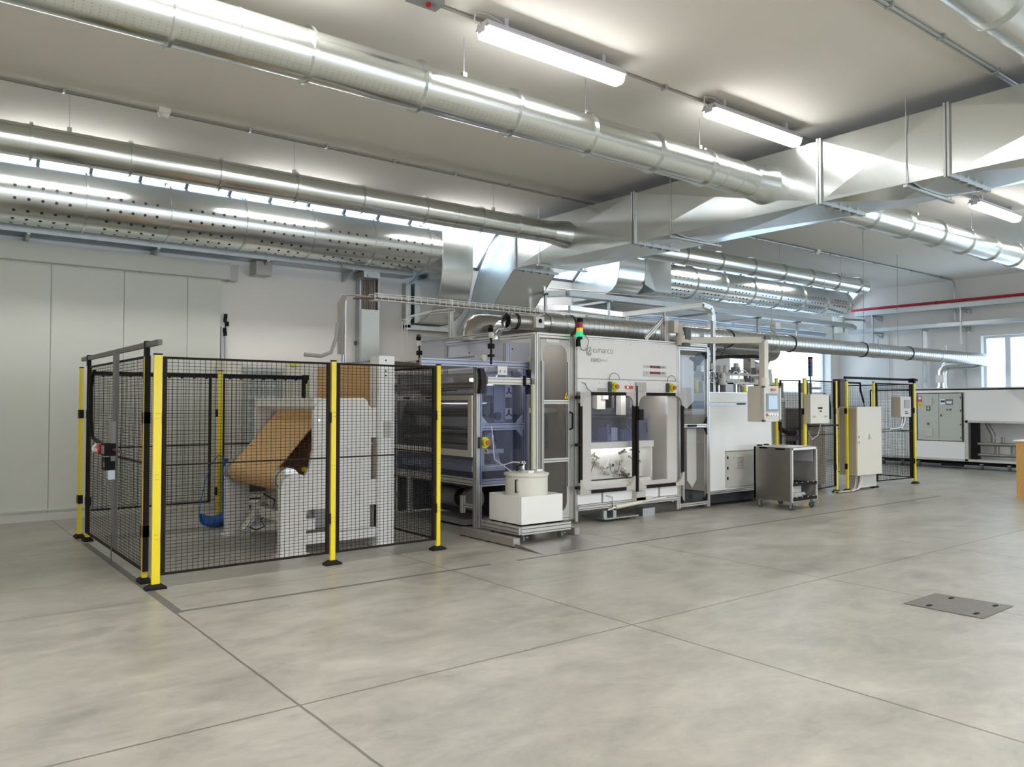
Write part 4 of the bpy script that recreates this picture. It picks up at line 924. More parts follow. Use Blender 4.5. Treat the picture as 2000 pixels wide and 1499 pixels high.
# the two doors
def gdoor(x0, x1, hinge):
    z0, z1 = .39, 1.735; y0, y1 = yw-.065, yw-.03
    fr = MB(); w = .045
    fr.box(x0, x0+w, y0, y1, z0+.15, z1-.15); fr.box(x1-w, x1, y0, y1, z0+.15, z1-.15); fr.box(x0+.15, x1-.15, y0, y1, z0, z0+w); fr.box(x0+.15, x1-.15, y0, y1, z1-w, z1)
    o = fr.build('glass_door', BROWNB, W)
    for (cx, cz, sx, sz) in ((x0, z0, 1, 1), (x1, z0, -1, 1), (x1, z1, -1, -1), (x0, z1, 1, -1)):
        r_ = .13; pl = [(cx, cz), (cx+sx*.19, cz), (cx+sx*.19, cz+sz*w)]
        pl += [(cx+sx*(w+r_-r_*math.sin(t_)), cz+sz*(w+r_-r_*math.cos(t_))) for t_ in [PI/2*k/6 for k in range(7)]]
        pl += [(cx+sx*w, cz+sz*.19), (cx, cz+sz*.19)]
        if sx*sz < 0: pl = pl[::-1]
        MB().prism(pl, 'y', y0-.004, y1-.004).build('corner_bracket', WARMG, o)
    MB().box(x0+.02, x1-.02, y0+.012, y0+.017, z0+.02, z1-.02).build('glass_pane', GLASS, o)
    return o
gdoor(7.09, 8.14, 0); gdoor(8.155, 9.16, 1)
for z in (.48, 1.04, 1.66): MB().box(7.03, 7.09, yw-.07, yw-.03, z-.02, z+.02).build('hinge', BLACK, W)
m = MB(); m.box(8.13, 8.17, yw-.09, yw-.066, .36, 1.40); m.cyl((8.15, yw-.08, 1.4), (8.15, yw-.08, 1.83), .01); m.build('closing_bar', BLACK, W)
m = MB(); m.box(8.15, 8.24, yw-.12, yw-.066, 1.35, 1.50); m.build('door_lock', BLACK, W)
m = MB(); m.box(8.13, 8.32, yw-.08, yw-.0, .20, .36); m.build('lower_lock_plate', WARMG, W)
m = MB(); m.box(xa, xb, yw-.002, yw+.03, .25, .385)
for x in (7.55, 8.68): m.box(x-.015, x+.015, yw-.006, yw, .25, .385, 1)
m.build('lower_panel', [WHITE2, MGREY], W)
P3(W, [((xa, yw, .21), (xb, yw, .21)), ((xa, yw+.8, .21), (xb, yw+.8, .21))], .07)
P3(W, [((xa, yw+.9, .03), (xa, yw+.9, .4)), ((xb, yw+.9, .03), (xb, yw+.9, .4))], .05)
m = MB(); m.cyl((7.75, yw-.06, .175), (8.25, yw-.06, .21), .028); m.cyl((8.25, yw-.06, .21), (8.75, yw-.06, .235), .018); m.cyl((7.6, yw-.06, .15), (7.76, yw-.06, .176), .012); m.build('linear_actuator', CREAM, W)
m = MB(); m.box(8.12, 8.46, yw-.08, yw, .235, .275); m.build('actuator_mount', LGREY, W)
MB().tube([(7.62, yw-.02, .34), (7.70, yw-.04, .32), (7.72, yw-.05, .2), (7.70, yw-.05, .12)], .009, 8).build('grey_hose', LGREY, W)
m = MB(); m.box(7.45, 8.1, yw-.15, yw+.3, .04, .055); m.box(7.48, 7.54, yw-.1, yw-.04, .055, .15); m.box(7.66, 7.72, yw-.1, yw-.04, .055, .14); m.box(8.3, 8.55, yw-.04, yw+.1, .0, .11)
m.build('drip_tray', GALVD, W)
m = MB(); m.box(xa, xb, 8.55, 9.3, .3, 2.44); m.box(xa, xb, yw+.05, 9.3, 2.42, 2.45); m.build('rear_housing', WARMG, W)

# ---- right glass cabinet
Rc = thing('glass_cabinet', (9.45, 8.4, 0), 'tall clear glass cabinet right of the brown framed doors, a pale sheet hanging inside', 'cabinet')
x0, x1 = 9.12, 9.80
P3(Rc, [((x0, 7.78, .04), (x0, 7.78, 2.40)), ((x1, 7.78, .02), (x1, 7.78, 2.44)), ((x1, 9.2, .02), (x1, 9.2, 2.44)), ((x0, 9.2, .02), (x0, 9.2, 2.44))], .06)
P3(Rc, [((x0, 7.78, 2.40), (x1, 7.78, 2.40)), ((x0, 7.78, .08), (x1, 7.78, .08)), ((x0, 7.78, 1.25), (x1, 7.78, 1.25)), ((x1, 7.8, 2.42), (x1, 9.2, 2.42)), ((x0, 9.2, 2.42), (x1, 9.2, 2.42)), ((x1, 7.8, 1.2), (x1, 9.2, 1.2)), ((x0, 9.2, .1), (x1, 9.2, .1))], .045, .05)
MB().box(x0+.03, x1-.03, 7.765, 7.77, 1.28, 2.37).build('upper_glass', GLASS, Rc); MB().box(x0+.03, x1-.03, 7.765, 7.77, .11, 1.22).build('lower_glass', GLASS, Rc)
for (a, b_, sz) in ((x1-.04, 2.36, -1), (x1-.04, 1.28, 1), (x1-.04, 1.21, -1), (x1-.04, .12, 1), (x0+.04, .12, 1)):
    sx = -1 if a > 9.5 else 1
    pl = [(a, b_), (a+sx*.07, b_), (a, b_+sz*.10)]
    if sx*sz < 0: pl = pl[::-1]
    MB().prism(pl, 'y', 7.74, 7.76).build('corner_bracket', BLACK, Rc)
MB().box(9.32, 9.50, 7.73, 7.752, 1.235, 1.265).build('handle', BLACK, Rc)
m = MB(); m.add([(9.18, 7.93, 2.22), (9.42, 7.90, 2.31), (9.70, 7.95, 2.22), (9.70, 7.95, 1.62), (9.5, 7.92, 1.50), (9.18, 7.93, 1.62)], [(0, 5, 4, 1), (1, 4, 3, 2)]); m.build('hanging_sheet', mat('pale_sheet', (.78, .80, .86, 1), .6), Rc)
m = MB(); m.box(9.60, 9.74, 8.3, 8.4, .2, 1.30); m.box(9.16, 9.76, 8.06, 8.10, 1.42, 1.47); m.box(9.50, 9.54, 8.0, 8.04, .1, 1.5); m.box(9.25, 9.29, 8.0, 8.04, .1, 1.42); m.build('inner_frame', LGREY, Rc)
m = MB(); m.prism([(9.5, 1.2), (9.72, 1.2), (9.72, .42), (9.62, .30), (9.5, .42)], 'y', 7.92, 7.93); m.build('pointed_sheet', WHITE2, Rc)
m = MB(); m.box(x0-.0, x1-.02, 9.17, 9.19, .12, 1.2); m.build('rear_panel', LGREY, Rc)
m = MB(); m.prism([(9.17, 1.46), (9.24, 1.46), (9.205, 1.55)], 'y', 7.755, 7.758); m.build('warning_triangle', YELP, Rc)

# ---- long white cabinet
L_ = thing('white_drive_cabinet', (10.6, 8.5, 0), 'long plain white cabinet right of the clear glass cabinet, grey vented door at its foot', 'cabinet')
x0, x1 = 9.84, 11.45
m = MB(); m.box(x0, x1, 7.77, 9.2, .24, 1.555); m.box(x0, x1, 7.77, 9.2, 1.60, 1.745); m.box(x0, x1, 7.785, 9.19, 1.5, 1.62, 1); m.box(x0, x1, 7.8, 9.1, .05, .24, 2); m.build('body', [WHITE2, MGREY, DARK], L_)
P3(L_, [((x0, 7.765, 1.575), (x1, 7.765, 1.575)), ((x0, 7.765, .215), (x1, 7.765, .215))], .03, .04)
MB().box(x0, x1, 7.76, 9.2, 1.745, 1.76).build('top_plate', ALU, L_); MB().box(10.5, 10.72, 7.74, 7.75, 1.565, 1.59).build('grip', BLACK, L_)
a = at(1419, 886, y=7.74); c = at(1478, 960, y=7.74)
m = MB(); m.box(a.x, 11.42, 7.74, 7.77, .28, a.z+.02); m.box(10.94, 10.95, 7.737, 7.75, .30, a.z, 1); m.box(a.x, 11.42, 7.735, 7.77, a.z+.02, a.z+.035, 1); dd = m.build('vented_door', [LGREY, MGREY], L_)
m = MB(); m.box(10.44, 10.66, 7.725, 7.74, .58, .77)
for i in range(8): m.box(10.46, 10.64, 7.722, 7.726, .595+i*.02, .603+i*.02, 1)
m.build('vent_grille', [CREAM, MGREY], dd)
m = MB()
for z in (.42, .58, .74): m.box(a.x+.01, a.x+.03, 7.725, 7.74, z-.02, z+.02)
m.build('hinge', BLACK, dd); MB().cyl((11.0, 7.73, .58), (11.0, 7.74, .58), .018).build('lock', BLACK, dd)
# equipment on top of the long cabinet
Q = thing('dosing_unit', (10.7, 8.4, 1.76), 'cluster of pumps, yellow cylinders and hoses standing on the long white cabinet', 'machine')
for x, c_ in ((9.93, YELG), (11.17, YELG)): MB().cyl((x, 8.1, 1.76), (x, 8.1, 1.94), .045).build('yellow_cylinder', c_, Q)
m = MB(); m.box(10.05, 10.22, 8.05, 8.2, 1.76, 1.93); m.box(10.55, 10.75, 8.0, 8.2, 1.76, 1.92); m.build('white_reservoir', mat('bluish_white', (.62, .60, .64, 1), .4), Q)
for i in range(9): MB().cyl((10.50+i*.075, 8.1, 1.76), (10.50+i*.075, 8.1, 1.90), .026, n=12).build('upright_tube', [CHROME, LGREY, MGREY][i % 3], Q)
m = MB(); m.box(9.9, 11.9, 8.1, 8.2, 1.93, 1.99); m.box(9.9, 11.9, 8.15, 8.25, 2.05, 2.10); m.box(10.6, 11.9, 8.0, 8.08, 1.90, 1.94); m.build('cross_rail', LGREY, Q)
P3(Q, [((10.30, 8.05, 1.76), (10.30, 8.05, 2.9))], .05)
for x, y, z, r_, h in ((10.45, 8.0, 1.88, .07, .2), (10.62, 8.05, 2.08, .05, .12), (10.05, 8.1, 2.08, .08, .10), (10.2, 8.0, 2.12, .05, .1), (11.0, 8.2, 2.08, .09, .06), (11.1, 8.2, 2.18, .05, .08)):
    MB().cyl((x, y, z), (x, y, z+h), r_, r_*.8).build('valve_body', [GALVD, LGREY][int(r_*100) % 2], Q)
m = MB(); m.box(11.5, 11.62, 8.2, 8.35, 1.9, 2.35); m.box(11.62, 12.1, 8.2, 8.4, 1.98, 2.18); m.box(11.7, 11.9, 8.1, 8.2, 2.0, 2.1); m.build('grey_gearbox', WARMG, Q)
MB().cyl((11.75, 8.3, 2.18), (11.75, 8.3, 2.27), .14, .06).build('cone_cap', LGREY, Q)
m = MB(); m.tube([(10.55, 8.3, 2.1), (10.58, 8.3, 2.25), (10.7, 8.3, 2.34), (11.0, 8.3, 2.37), (11.7, 8.3, 2.40), (12.05, 8.3, 2.40), (12.15, 8.3, 2.33), (12.1, 8.3, 2.24), (11.9, 8.3, 2.24)], .028); m.build('black_hose', BLACK, Q)
m = MB(); m.tube([(9.98, 8.3, 2.1), (10.02, 8.3, 2.2), (10.12, 8.3, 2.28)], .07); m.cyl((10.1, 8.35, 2.12), (10.95, 8.7, 2.52), .075); m.build('flexible_pipe', [BLACK], Q)
m = MB(); m.cyl((10.62, 8.56, 2.37), (11.4, 8.9, 2.6), .085); m.build('silver_pipe', GALV, Q)
m = MB(); m.tube([(11.9, 9.2, 2.55), (12.2, 9.0, 2.5), (12.6, 8.8, 2.3), (12.65, 8.8, 2.1)], .03); m.build('grey_hose', MGREY, Q)
m = MB()
for x, z in ((10.12, 2.0), (10.4, 2.02), (10.85, 2.12), (11.25, 1.98), (11.4, 2.12)): m.box(x-.06, x+.05, 7.98, 8.08, z-.05, z+.06); m.cyl((x, 7.95, z), (x, 8.0, z), .03)
m.build('pump_head', MGREY, Q)
m = MB(); m.box(9.9, 11.4, 8.75, 8.9, 1.76, 2.25); m.build('rear_manifold', WARMG, Q)
for i, (x, r_) in enumerate(((10.15, .09), (10.95, .13), (10.75, .10))):
    pts = [(x+r_*math.cos(k*.35), 7.95, 2.0+r_*math.sin(k*.35)) for k in range(17)]
    MB().tube(pts, .009, 6).build('white_hose', WHITE2, Q)

# ---- signal tower
T = thing('signal_tower', (7.08, 7.7, 2.34), 'signal tower with red, yellow and lit green lenses above the company lettering', 'signal light')
m = MB(); m.box(7.055, 7.10, 7.69, 7.73, 2.33, 2.42); m.cyl((7.08, 7.68, 2.42), (7.08, 7.68, 2.455), .035); m.build('base', BLACK, T)
MB().cyl((7.08, 7.68, 2.455), (7.08, 7.68, 2.52), .05, .045).build('green_lens', GREENL, T); MB().cyl((7.08, 7.68, 2.52), (7.08, 7.68, 2.57), .044).build('yellow_lens', YELL, T)
MB().cyl((7.08, 7.68, 2.57), (7.08, 7.68, 2.645), .042).build('red_lens', REDL, T); MB().cyl((7.08, 7.68, 2.645), (7.08, 7.68, 2.70), .043).build('top_cap', BLACK, T)
MB().tube([(7.10, 7.69, 2.42), (7.18, 7.70, 2.50), (7.27, 7.71, 2.42), (7.25, 7.72, 2.32), (7.2, 7.72, 2.28), (7.14, 7.72, 2.30), (7.11, 7.71, 2.40)], .005, 6).build('signal_cable', DGREY, T)

# ---- swivel arm with the operator panel
A = thing('operator_panel', (10.06, 6.95, 1.3), 'cream operator panel with a screen, hanging from a swivel arm above the steel cart', 'control panel')
m = MB(); m.prof((8.93, 7.85, 2.49), (8.93, 7.85, 2.86), .09); m.prof((8.5, 7.85, 2.50), (8.88, 7.85, 2.82), .045); m.build('mast', AL, A)
m = MB(); m.box(8.99, 9.09, 7.72, 7.84, 2.62, 2.80); m.build('pivot_plate', CREAM, A)
m = MB(); m.cyl((9.16, 7.72, 2.44), (9.16, 7.72, 2.58), .10); m.cyl((9.16, 7.72, 2.58), (9.13, 7.76, 2.74), .09, .06); m.build('pivot', CREAM, A)
m = MB(); m.box(9.12, 9.24, 7.62, 7.68, 2.52, 2.70); m.box(9.08, 9.2, 7.6, 7.66, 2.42, 2.47); m.build('pivot_cover', DGREY, A)
pa, pb = Vector((9.20, 7.72, 2.515)), Vector((10.06, 6.95, 2.515))
m = MB(); m.bar(pa, pb+(pb-pa).normalized()*.03, .07, .095); m.build('swivel_arm', CREAM, A, bevel=.008)
m = MB(); m.bar((10.06, 6.95, 2.50), (10.06, 6.95, 1.87), .10, .10); m.cyl((10.06, 6.95, 1.84), (10.06, 6.95, 1.96), .075); m.build('drop_tube', CREAM, A, bevel=.008)
m = MB(); m.box(10.0, 10.12, 6.87, 6.9, 2.52, 2.57); m.build('elbow_cover', DGREY, A)
m = MB(); m.box(9.87, 10.24, 6.84, 7.10, 1.32, 1.84); m.build('housing', CREAM, A, bevel=.006)
m = MB(); m.box(9.85, 9.885, 6.80, 6.84, 1.35, 1.81); m.box(10.235, 10.27, 6.80, 6.84, 1.35, 1.81); m.build('side_grip', LGREY, A)
m = MB()
for x in (9.85, 10.235):
    for z in (1.32, 1.81): m.box(x, x+.035, 6.80, 6.845, z, z+.03)
m.build('grip_corner', DGREY, A)
f_ = MB().box(9.885, 10.235, 6.815, 6.84, 1.325, 1.835).build('front_panel', LGREY, A)
MB().box(9.92, 10.20, 6.805, 6.815, 1.47, 1.73).build('screen_frame', mat('blue_grey_bezel', (.22, .26, .30, 1), .4), f_); MB().box(9.955, 10.175, 6.800, 6.805, 1.50, 1.70).build('screen', SCREEN, f_)
m = MB(); m.box(10.03, 10.13, 6.79, 6.815, 1.77, 1.80); m.build('red_label', ORANGE, f_)
MB().box(9.89, 9.94, 6.80, 6.815, 1.40, 1.44).build('red_button', RED, f_)
for i in range(4): MB().cyl((9.98+i*.06, 6.79, 1.42), (9.98+i*.06, 6.815, 1.42), .016).build('push_button', WHITE2, f_)

# ---- extraction pipes above the line
Pp = thing('extraction_pipe', (14, 8.3, 2.52), 'long spiral extraction pipe running above the whole machine line to the far wall', 'pipe')
yp, zp = 8.3, 2.67
m = MB(); m.cyl((6.34, yp, zp), (6.86, yp, zp), .098, n=32, caps=False); m.cyl((6.86, yp, zp), (7.0, yp, zp), .098, .135, n=32, caps=False); m.build('narrow_section', SPIRAL, Pp)
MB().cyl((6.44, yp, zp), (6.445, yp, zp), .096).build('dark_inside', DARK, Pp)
for x, r_ in ((6.47, .106), (6.50, .106), (7.45, .15), (9.35, .15), (11.0, .155), (12.8, .155), (15.3, .155), (17.2, .155)): MB().cyl((x-.008, yp, zp), (x+.008, yp, zp), r_, n=32).build('clamp_band', RUBBER, Pp)
sm = MB(); sm.cyl((7.0, yp, zp), (21.0, yp, zp), .142, n=40); x = 7.6
while x < 20.9: sm.cyl((x, yp, zp), (x+.007, yp, zp), .1445, n=40, caps=True, mi=1); x += .10
sm.build('spiral_section', [SPIRAL, GALVD], Pp)
for x in (7.02, 7.32, 9.1, 9.22, 12.3, 15.8, 18.6): MB().cyl((x-.02, yp, zp), (x+.02, yp, zp), .150, n=32).build('joint_collar', GALV, Pp)
MB().cyl((6.335, yp, zp), (6.36, yp, zp), .108, n=32, caps=False).build('end_rim', CHROME, Pp)
m = MB(); m.tube([(6.44, 8.38, 2.62), (6.40, 8.5, 2.62), (6.40, 8.58, 2.58), (6.40, 8.62, 2.50), (6.40, 8.62, 2.44)], .075, 20); m.build('small_elbow', GALV, Pp)
m = MB(); m.box(6.72, 6.86, yp-.16, yp-.10, 2.59, 2.74); vb = m.build('damper_box', WHITE, Pp); MB().cyl((6.79, yp-.165, 2.68), (6.79, yp-.16, 2.68), .03).build('dial', BLACK, vb)
m = MB(); m.tube([(21.0, yp, zp), (21.12, yp+.02, zp-.01), (21.22, yp+.1, zp-.03), (21.25, yp+.25, zp-.06), (21.25, yp+.9, zp-.08), (21.25, yp+1.0, zp-.12), (21.25, 9.36, zp-.25), (21.25, 9.37, zp-.4), (21.25, 9.37, 2.0)], [.142]*5+[.12, .12, .12, .12], 24); m.build('end_bend', GALV, Pp)
for x in (7.8, 9.9, 13, 16, 19): m = MB().bar((x, yp, 2.81), (x, yp, 2.84 if x < 10 else 2.92), .03); m.build('support', GALVD, Pp)
B = thing('extraction_duct', (10.5, 9.5, 2.4), 'thick grey duct with a bend at its left end, behind the spiral extraction pipe', 'duct')
m = MB(); m.tube([(6.45, 9.3, 2.47), (6.45, 9.3, 2.55), (6.49, 9.31, 2.64), (6.60, 9.34, 2.71), (6.78, 9.37, 2.73), (9.0, 9.45, 2.72)], [.14, .14, .145, .15, .15, .15], 24); m.cyl((9.0, 9.45, 2.70), (14.0, 9.5, 2.66), .22, n=32); m.build('duct_body', mat('grey_duct', (.40, .37, .34, 1), .3, .5), B)
m = MB(); m.cyl((12.2, 9.48, 2.67), (12.22, 9.48, 2.67), .225, n=32); m.build('seam', DGREY, B)

# ---- wire cable tray over the line
C = thing('wire_cable_tray', (9, 9.3, 2.93), 'wire mesh tray with brown cables above the machine line, rising behind the unwinder', 'cable tray')
yt, zt_ = 9.3, 2.93; x0, x1 = 4.9, 13.0
m = MB()
for dy in (-.08, -.03, .03, .08): m.bar((x0, yt+dy, zt_), (x1, yt+dy, zt_), .006)
for dy in (-.08, .08):
    for h in (.04, .08): m.bar((x0, yt+dy, zt_+h), (x1, yt+dy, zt_+h), .006)
x = x0
while x < x1:
    m.bar((x, yt-.08, zt_), (x, yt+.08, zt_), .006); m.bar((x, yt-.08, zt_), (x, yt-.08, zt_+.08), .006); m.bar((x, yt+.08, zt_), (x, yt+.08, zt_+.08), .006); x += .10
m.build('wire_basket', ALU, C)
m = MB()
for i in range(4): m.tube([(x0-.25, yt-.03+i*.02, zt_+.0), (x0, yt-.04+i*.025, zt_+.02)]+[(x0+k, yt-.04+i*.025+.01*math.sin(k*1.7+i), zt_+.02+.006*math.cos(k*2+i)) for k in range(1, 9)], .011, 6, mi=i % 2)
m.build('cables', [BROWNC, mat('green_cables', (.16, .18, .08, 1), .7, noise=.4, nscale=40)], C)
m = MB()
for x, zb in ((6.21, 2.47), (7.80, 2.45), (9.75, 2.44)): m.prof((x, yt+.12, zb), (x, yt+.12, zt_+.12), .05)
m.prof((4.53, yt+.05, .02), (4.53, yt+.05, zt_-.02), .045); m.build('upright', AL, C)
m = MB()
for i in range(5):
    xx = 4.42+i*.02; m.tube([(xx-.0, yt-.02, 2.2), (xx, yt, 2.6), (xx+.0, yt, 2.85), (xx+.06, yt, 2.96), (xx+.2, yt-.02, 2.97), (4.95, yt-.04+i*.02, zt_+.02)], .010, 6)
m.tube([(3.98, yt, 2.18), (4.2, yt, 2.17), (4.33, yt, 2.22), (4.40, yt, 2.4), (4.42, yt, 2.6)], .025, 8); m.build('rising_cables', mat('silver_cables', (.44, .42, .38, 1), .6, noise=.3, nscale=50), C)
m = MB(); pts = [(6.12, yt-.05, 2.90), (5.95, 9.5, 2.87), (5.85, 9.9, 2.83), (5.8, 10.0, 2.75), (5.8, 10.0, 2.3)]
for dx in (-.04, 0, .04): m.tube([(p[0]+dx, p[1], p[2]) for p in pts], .006, 6)
for k in range(8): m.bar((5.74, 10.0, 2.3+k*.07), (5.86, 10.0, 2.3+k*.07), .006)
m.build('side_branch', WHITE, C)
m = MB(); m.prof((6.2, yt, 2.88), (5.95, 9.55, 2.86), .04); m.build('branch_arm', AL, C)

# ---- tank on its trolley
K = thing('tank_trolley', (5.9, 7.32, 0), 'low aluminium trolley on castors carrying the white basin and tank', 'trolley')
m = MB(); a, b_, c_, d_ = 5.54, 6.27, 6.98, 7.70
for q in (((a, c_, .155), (b_, c_, .155)), ((a, d_, .155), (b_, d_, .155)), ((a, c_, .155), (a, d_, .155)), ((b_, c_, .155), (b_, d_, .155))): m.prof(q[0], q[1], .05, .085)
m.build('frame', AL, K)
for x, y in ((5.62, 7.06), (6.19, 7.06), (5.62, 7.6), (6.19, 7.6)):
    m = MB(); m.cyl((x-.012, y, .052), (x+.012, y, .052), .04, n=18, mi=1); m.box(x-.025, x+.025, y-.025, y+.025, .095, .112); m.bar((x-.02, y, .10), (x-.02, y+.01, .05), .006, .03); m.bar((x+.02, y, .10), (x+.02, y+.01, .05), .006, .03)
    m.box(x+.02, x+.05, y-.05, y-.0, .065, .075); m.build('castor', [GALVD, MGREY], K)
N = thing('white_basin', (5.9, 7.32, .2), 'square white plastic basin on the low trolley, holding the round tank', 'basin')
m = MB(); x0, x1, y0, y1, z0, z1 = 5.59, 6.205, 7.03, 7.64, .20, .525; w = .012
m.box(x0, x1, y0, y0+w, z0, z1); m.box(x0, x1, y1-w, y1, z0, z1); m.box(x0, x0+w, y0+w, y1-w, z0, z1); m.box(x1-w, x1, y0+w, y1-w, z0, z1); m.box(x0, x1, y0, y1, z0, z0+w); m.build('basin_wall', mat('white_plastic', (.87, .85, .82, 1), .35), N)
V = thing('round_tank', (5.9, 7.32, .212), 'round cream plastic tank with a black side handle standing in the square basin', 'tank')
cx_, cy_ = 5.905, 7.33
tk = mat('translucent_plastic', (.70, .69, .61, 1), .4)
m = MB(); m.cyl((cx_, cy_, .213), (cx_, cy_, .76), .25, n=48); m.cyl((cx_, cy_, .74), (cx_, cy_, .765), .265, n=48); m.build('tank_body', tk, V)
m = MB(); m.cyl((cx_, cy_, .765), (cx_, cy_, .775), .225, n=40); m.build('lid', mat('lid_grey', (.60, .59, .53, 1), .35), V)
m = MB(); m.box(cx_-.10, cx_-.02, cy_-.16, cy_-.08, .775, .80); m.box(cx_+.12, cx_+.2, cy_-.05, cy_+.03, .775, .80); m.build('lid_block', WHITE, V)
m = MB(); m.cyl((cx_-.02, cy_+.05, .775), (cx_-.02, cy_+.05, .87), .03); m.cyl((cx_-.02, cy_+.05, .87), (cx_-.02, cy_+.05, .90), .045, .03); m.build('filler_valve', CHROME, V)
m = MB(); hx, hy = cx_-.23, cy_-.11; m.tube([(hx, hy, .56), (hx-.035, hy-.02, .56), (hx-.035, hy-.02, .70), (hx, hy, .70)], .009); m.tube([(cx_-.14, cy_, .79), (cx_-.14, cy_, .85), (cx_-.04, cy_+.02, .86)], .012); m.build('handle', BLACK, V)
m = MB(); m.tube([(cx_-.02, cy_+.05, .88), (cx_-.12, cy_+.1, .89), (5.75, 7.6, .84), (5.72, 7.9, .80)], .006, 6); m.tube([(5.74, 7.8, 1.3), (5.78, 7.8, .9), (cx_-.15, cy_+.1, .78)], .006, 6); m.build('clear_hose', WHITE, V)
tag(MB().cyl((6.36, 7.76, .06), (6.36, 7.76, 1.82), .032, n=20).build('ivory_pipe', IVORY), 'upright ivory plastic pipe between the blue enclosure and the tall glass cabinet', 'pipe')
# ---- ramp and scale under the tank
Z = thing('floor_scale', (5.8, 7.2, 0), 'stainless ramp plate on the floor by the tank trolley, with a steel beam beside it', 'scale')
rp = mat('ramp_steel', (.33, .31, .29, 1), .28, .85, noise=.1, nscale=4)
m = MB(); pts = [at(1060, 1084, z=0), at(1180, 1068, z=0)]
x0, x1, y0 = pts[0].x, pts[1].x, (pts[0].y+pts[1].y)/2
m.add([(x0, y0, .0), (x1, y0, .0), (x1+.1, 6.92, .045), (x0+.02, 6.92, .045), (x0+.02, 6.92, 0), (x1+.1, 6.92, 0)], [(0, 1, 2, 3), (0, 3, 4), (1, 5, 2), (0, 4, 5, 1), (3, 2, 5, 4)]); m.build('ramp_plate', rp, Z)
m = MB(); m.box(5.5, 6.35, 6.92, 7.75, .0, .012); m.build('deck_plate', rp, Z)
m = MB(); m.bar((5.42, 6.90, .055), (5.42, 7.95, .055), .09, .085); m.bar((6.5, 7.1, .05), (6.5, 7.7, .05), .08, .08); m.build('side_beam', mat('beam_steel', (.46, .43, .40, 1), .4, .7), Z)
m = MB()
for y in (6.95, 7.4, 7.9): m.box(5.38, 5.46, y-.04, y+.04, 0, .012)
m.build('rubber_pad', RUBBER, Z)

# ---- stainless cart
G = thing('steel_cart', (10.8, 7.08, 0), 'stainless steel cart on four castors standing free in front of the white cabinet', 'cart')
x0, x1, y0, y1, zb, zc = 10.47, 11.14, 6.76, 7.42, .13, .935
MB().box(x0, x0+.012, y0+.03, y1, zb, zc-.012).build('side_panel', STEEL, G)
m = MB(); m.box(x0, x1, y0, y1, zc-.012, zc); m.box(x0, x1, y0, y0+.02, zc-.045, zc); m.build('top', mat('cart_white_edge', (.70, .68, .64, 1), .35, .3), G, bevel=.004)
m = MB()
for x in (x0+.015, x1-.015):
    for y in (y0+.015, y1-.015): m.box(x-.015, x+.015, y-.015, y+.015, zb, zc-.012)
m.build('corner_post', mat('cart_post', (.62, .60, .56, 1), .35, .4), G)
m = MB(); m.box(x1-.012, x1, y0+.03, y1, zb, zc-.012); m.box(x0, x1, y1-.012, y1, .45, zc-.012); m.box(x0+.01, x1-.01, y0+.02, y1-.01, zb, zb+.01); m.build('rear_panel', mat('rear_steel', (.50, .48, .45, 1), .45, .5), G)
m = MB(); m.box(x1-.03, x1-.02, y0+.06, y1-.03, .70, .90); m.build('pale_inner_sheet', mat('lavender_sheet', (.55, .54, .58, 1), .5), G)
for z in (.36, .14):
    m = MB(); m.box(x0+.02, x1-.02, y0-.005, y0+.02, z, z+.045); m.box(x0+.02, x1-.02, y0+.1, y1-.02, z+.0, z+.03); m.bar((x0+.1, y0+.1, z+.06), (x1-.1, y1-.15, z+.06), .03)
    m.build('black_shelf_rail', BLACK, G)
    m = MB()
    for k in range(4): m.cyl((x0+.12+k*.15, y0+.005, z+.045), (x0+.12+k*.15, y0+.005, z+.053), .01, n=8)
    m.build('rail_bolt', WHITE2, G)
m = MB(); m.box(x0+.05, x0+.42, y0+.12, y0+.4, .19, .34); m.box(x0+.12, x0+.34, y0+.05, y0+.12, .19, .25); m.cyl((x0+.3, y0+.08, .22), (x0+.42, y0+.08, .22), .03); m.build('pump_block', mat('pump_grey', (.45, .44, .42, 1), .4, .3, noise=.4, nscale=25), G)
m = MB(); m.box(x0-.006, x0, y0+.12, y0+.28, zc-.045, zc-.02); m.box(x0-.006, x0, y0+.42, y0+.56, zc-.035, zc-.012); m.build('slot', BLACK, G)
m = MB(); m.box(x0+.02, x0+.08, y1-.1, y1-.04, zc, zc+.02); m.box(x0+.25, x0+.31, y1-.06, y1, zc, zc+.02); m.build('top_stop', BLACK, G)
m = MB(); m.box(x0+.15, x1-.1, y0+.15, y1-.15, zc, zc+.004); m.build('top_cover', mat('brushed_top', (.66, .62, .56, 1), .3, .5), G)
for x, y in ((x0+.06, y0+.06), (x1-.06, y0+.06), (x0+.06, y1-.06), (x1-.06, y1-.06)):
    m = MB(); m.cyl((x-.014, y, .045), (x+.014, y, .045), .044, n=20, mi=1); m.cyl((x-.017, y, .045), (x+.017, y, .045), .02, n=12); m.box(x-.035, x+.035, y-.035, y+.035, .115, .13)
    m.bar((x-.022, y, .12), (x-.022, y-.01, .045), .006, .035); m.bar((x+.022, y, .12), (x+.022, y-.01, .045), .006, .035)
    if y < 7: m.box(x-.02, x+.02, y-.10, y-.03, .08, .09)
    m.build('castor', [GALVD, DGREY], G)
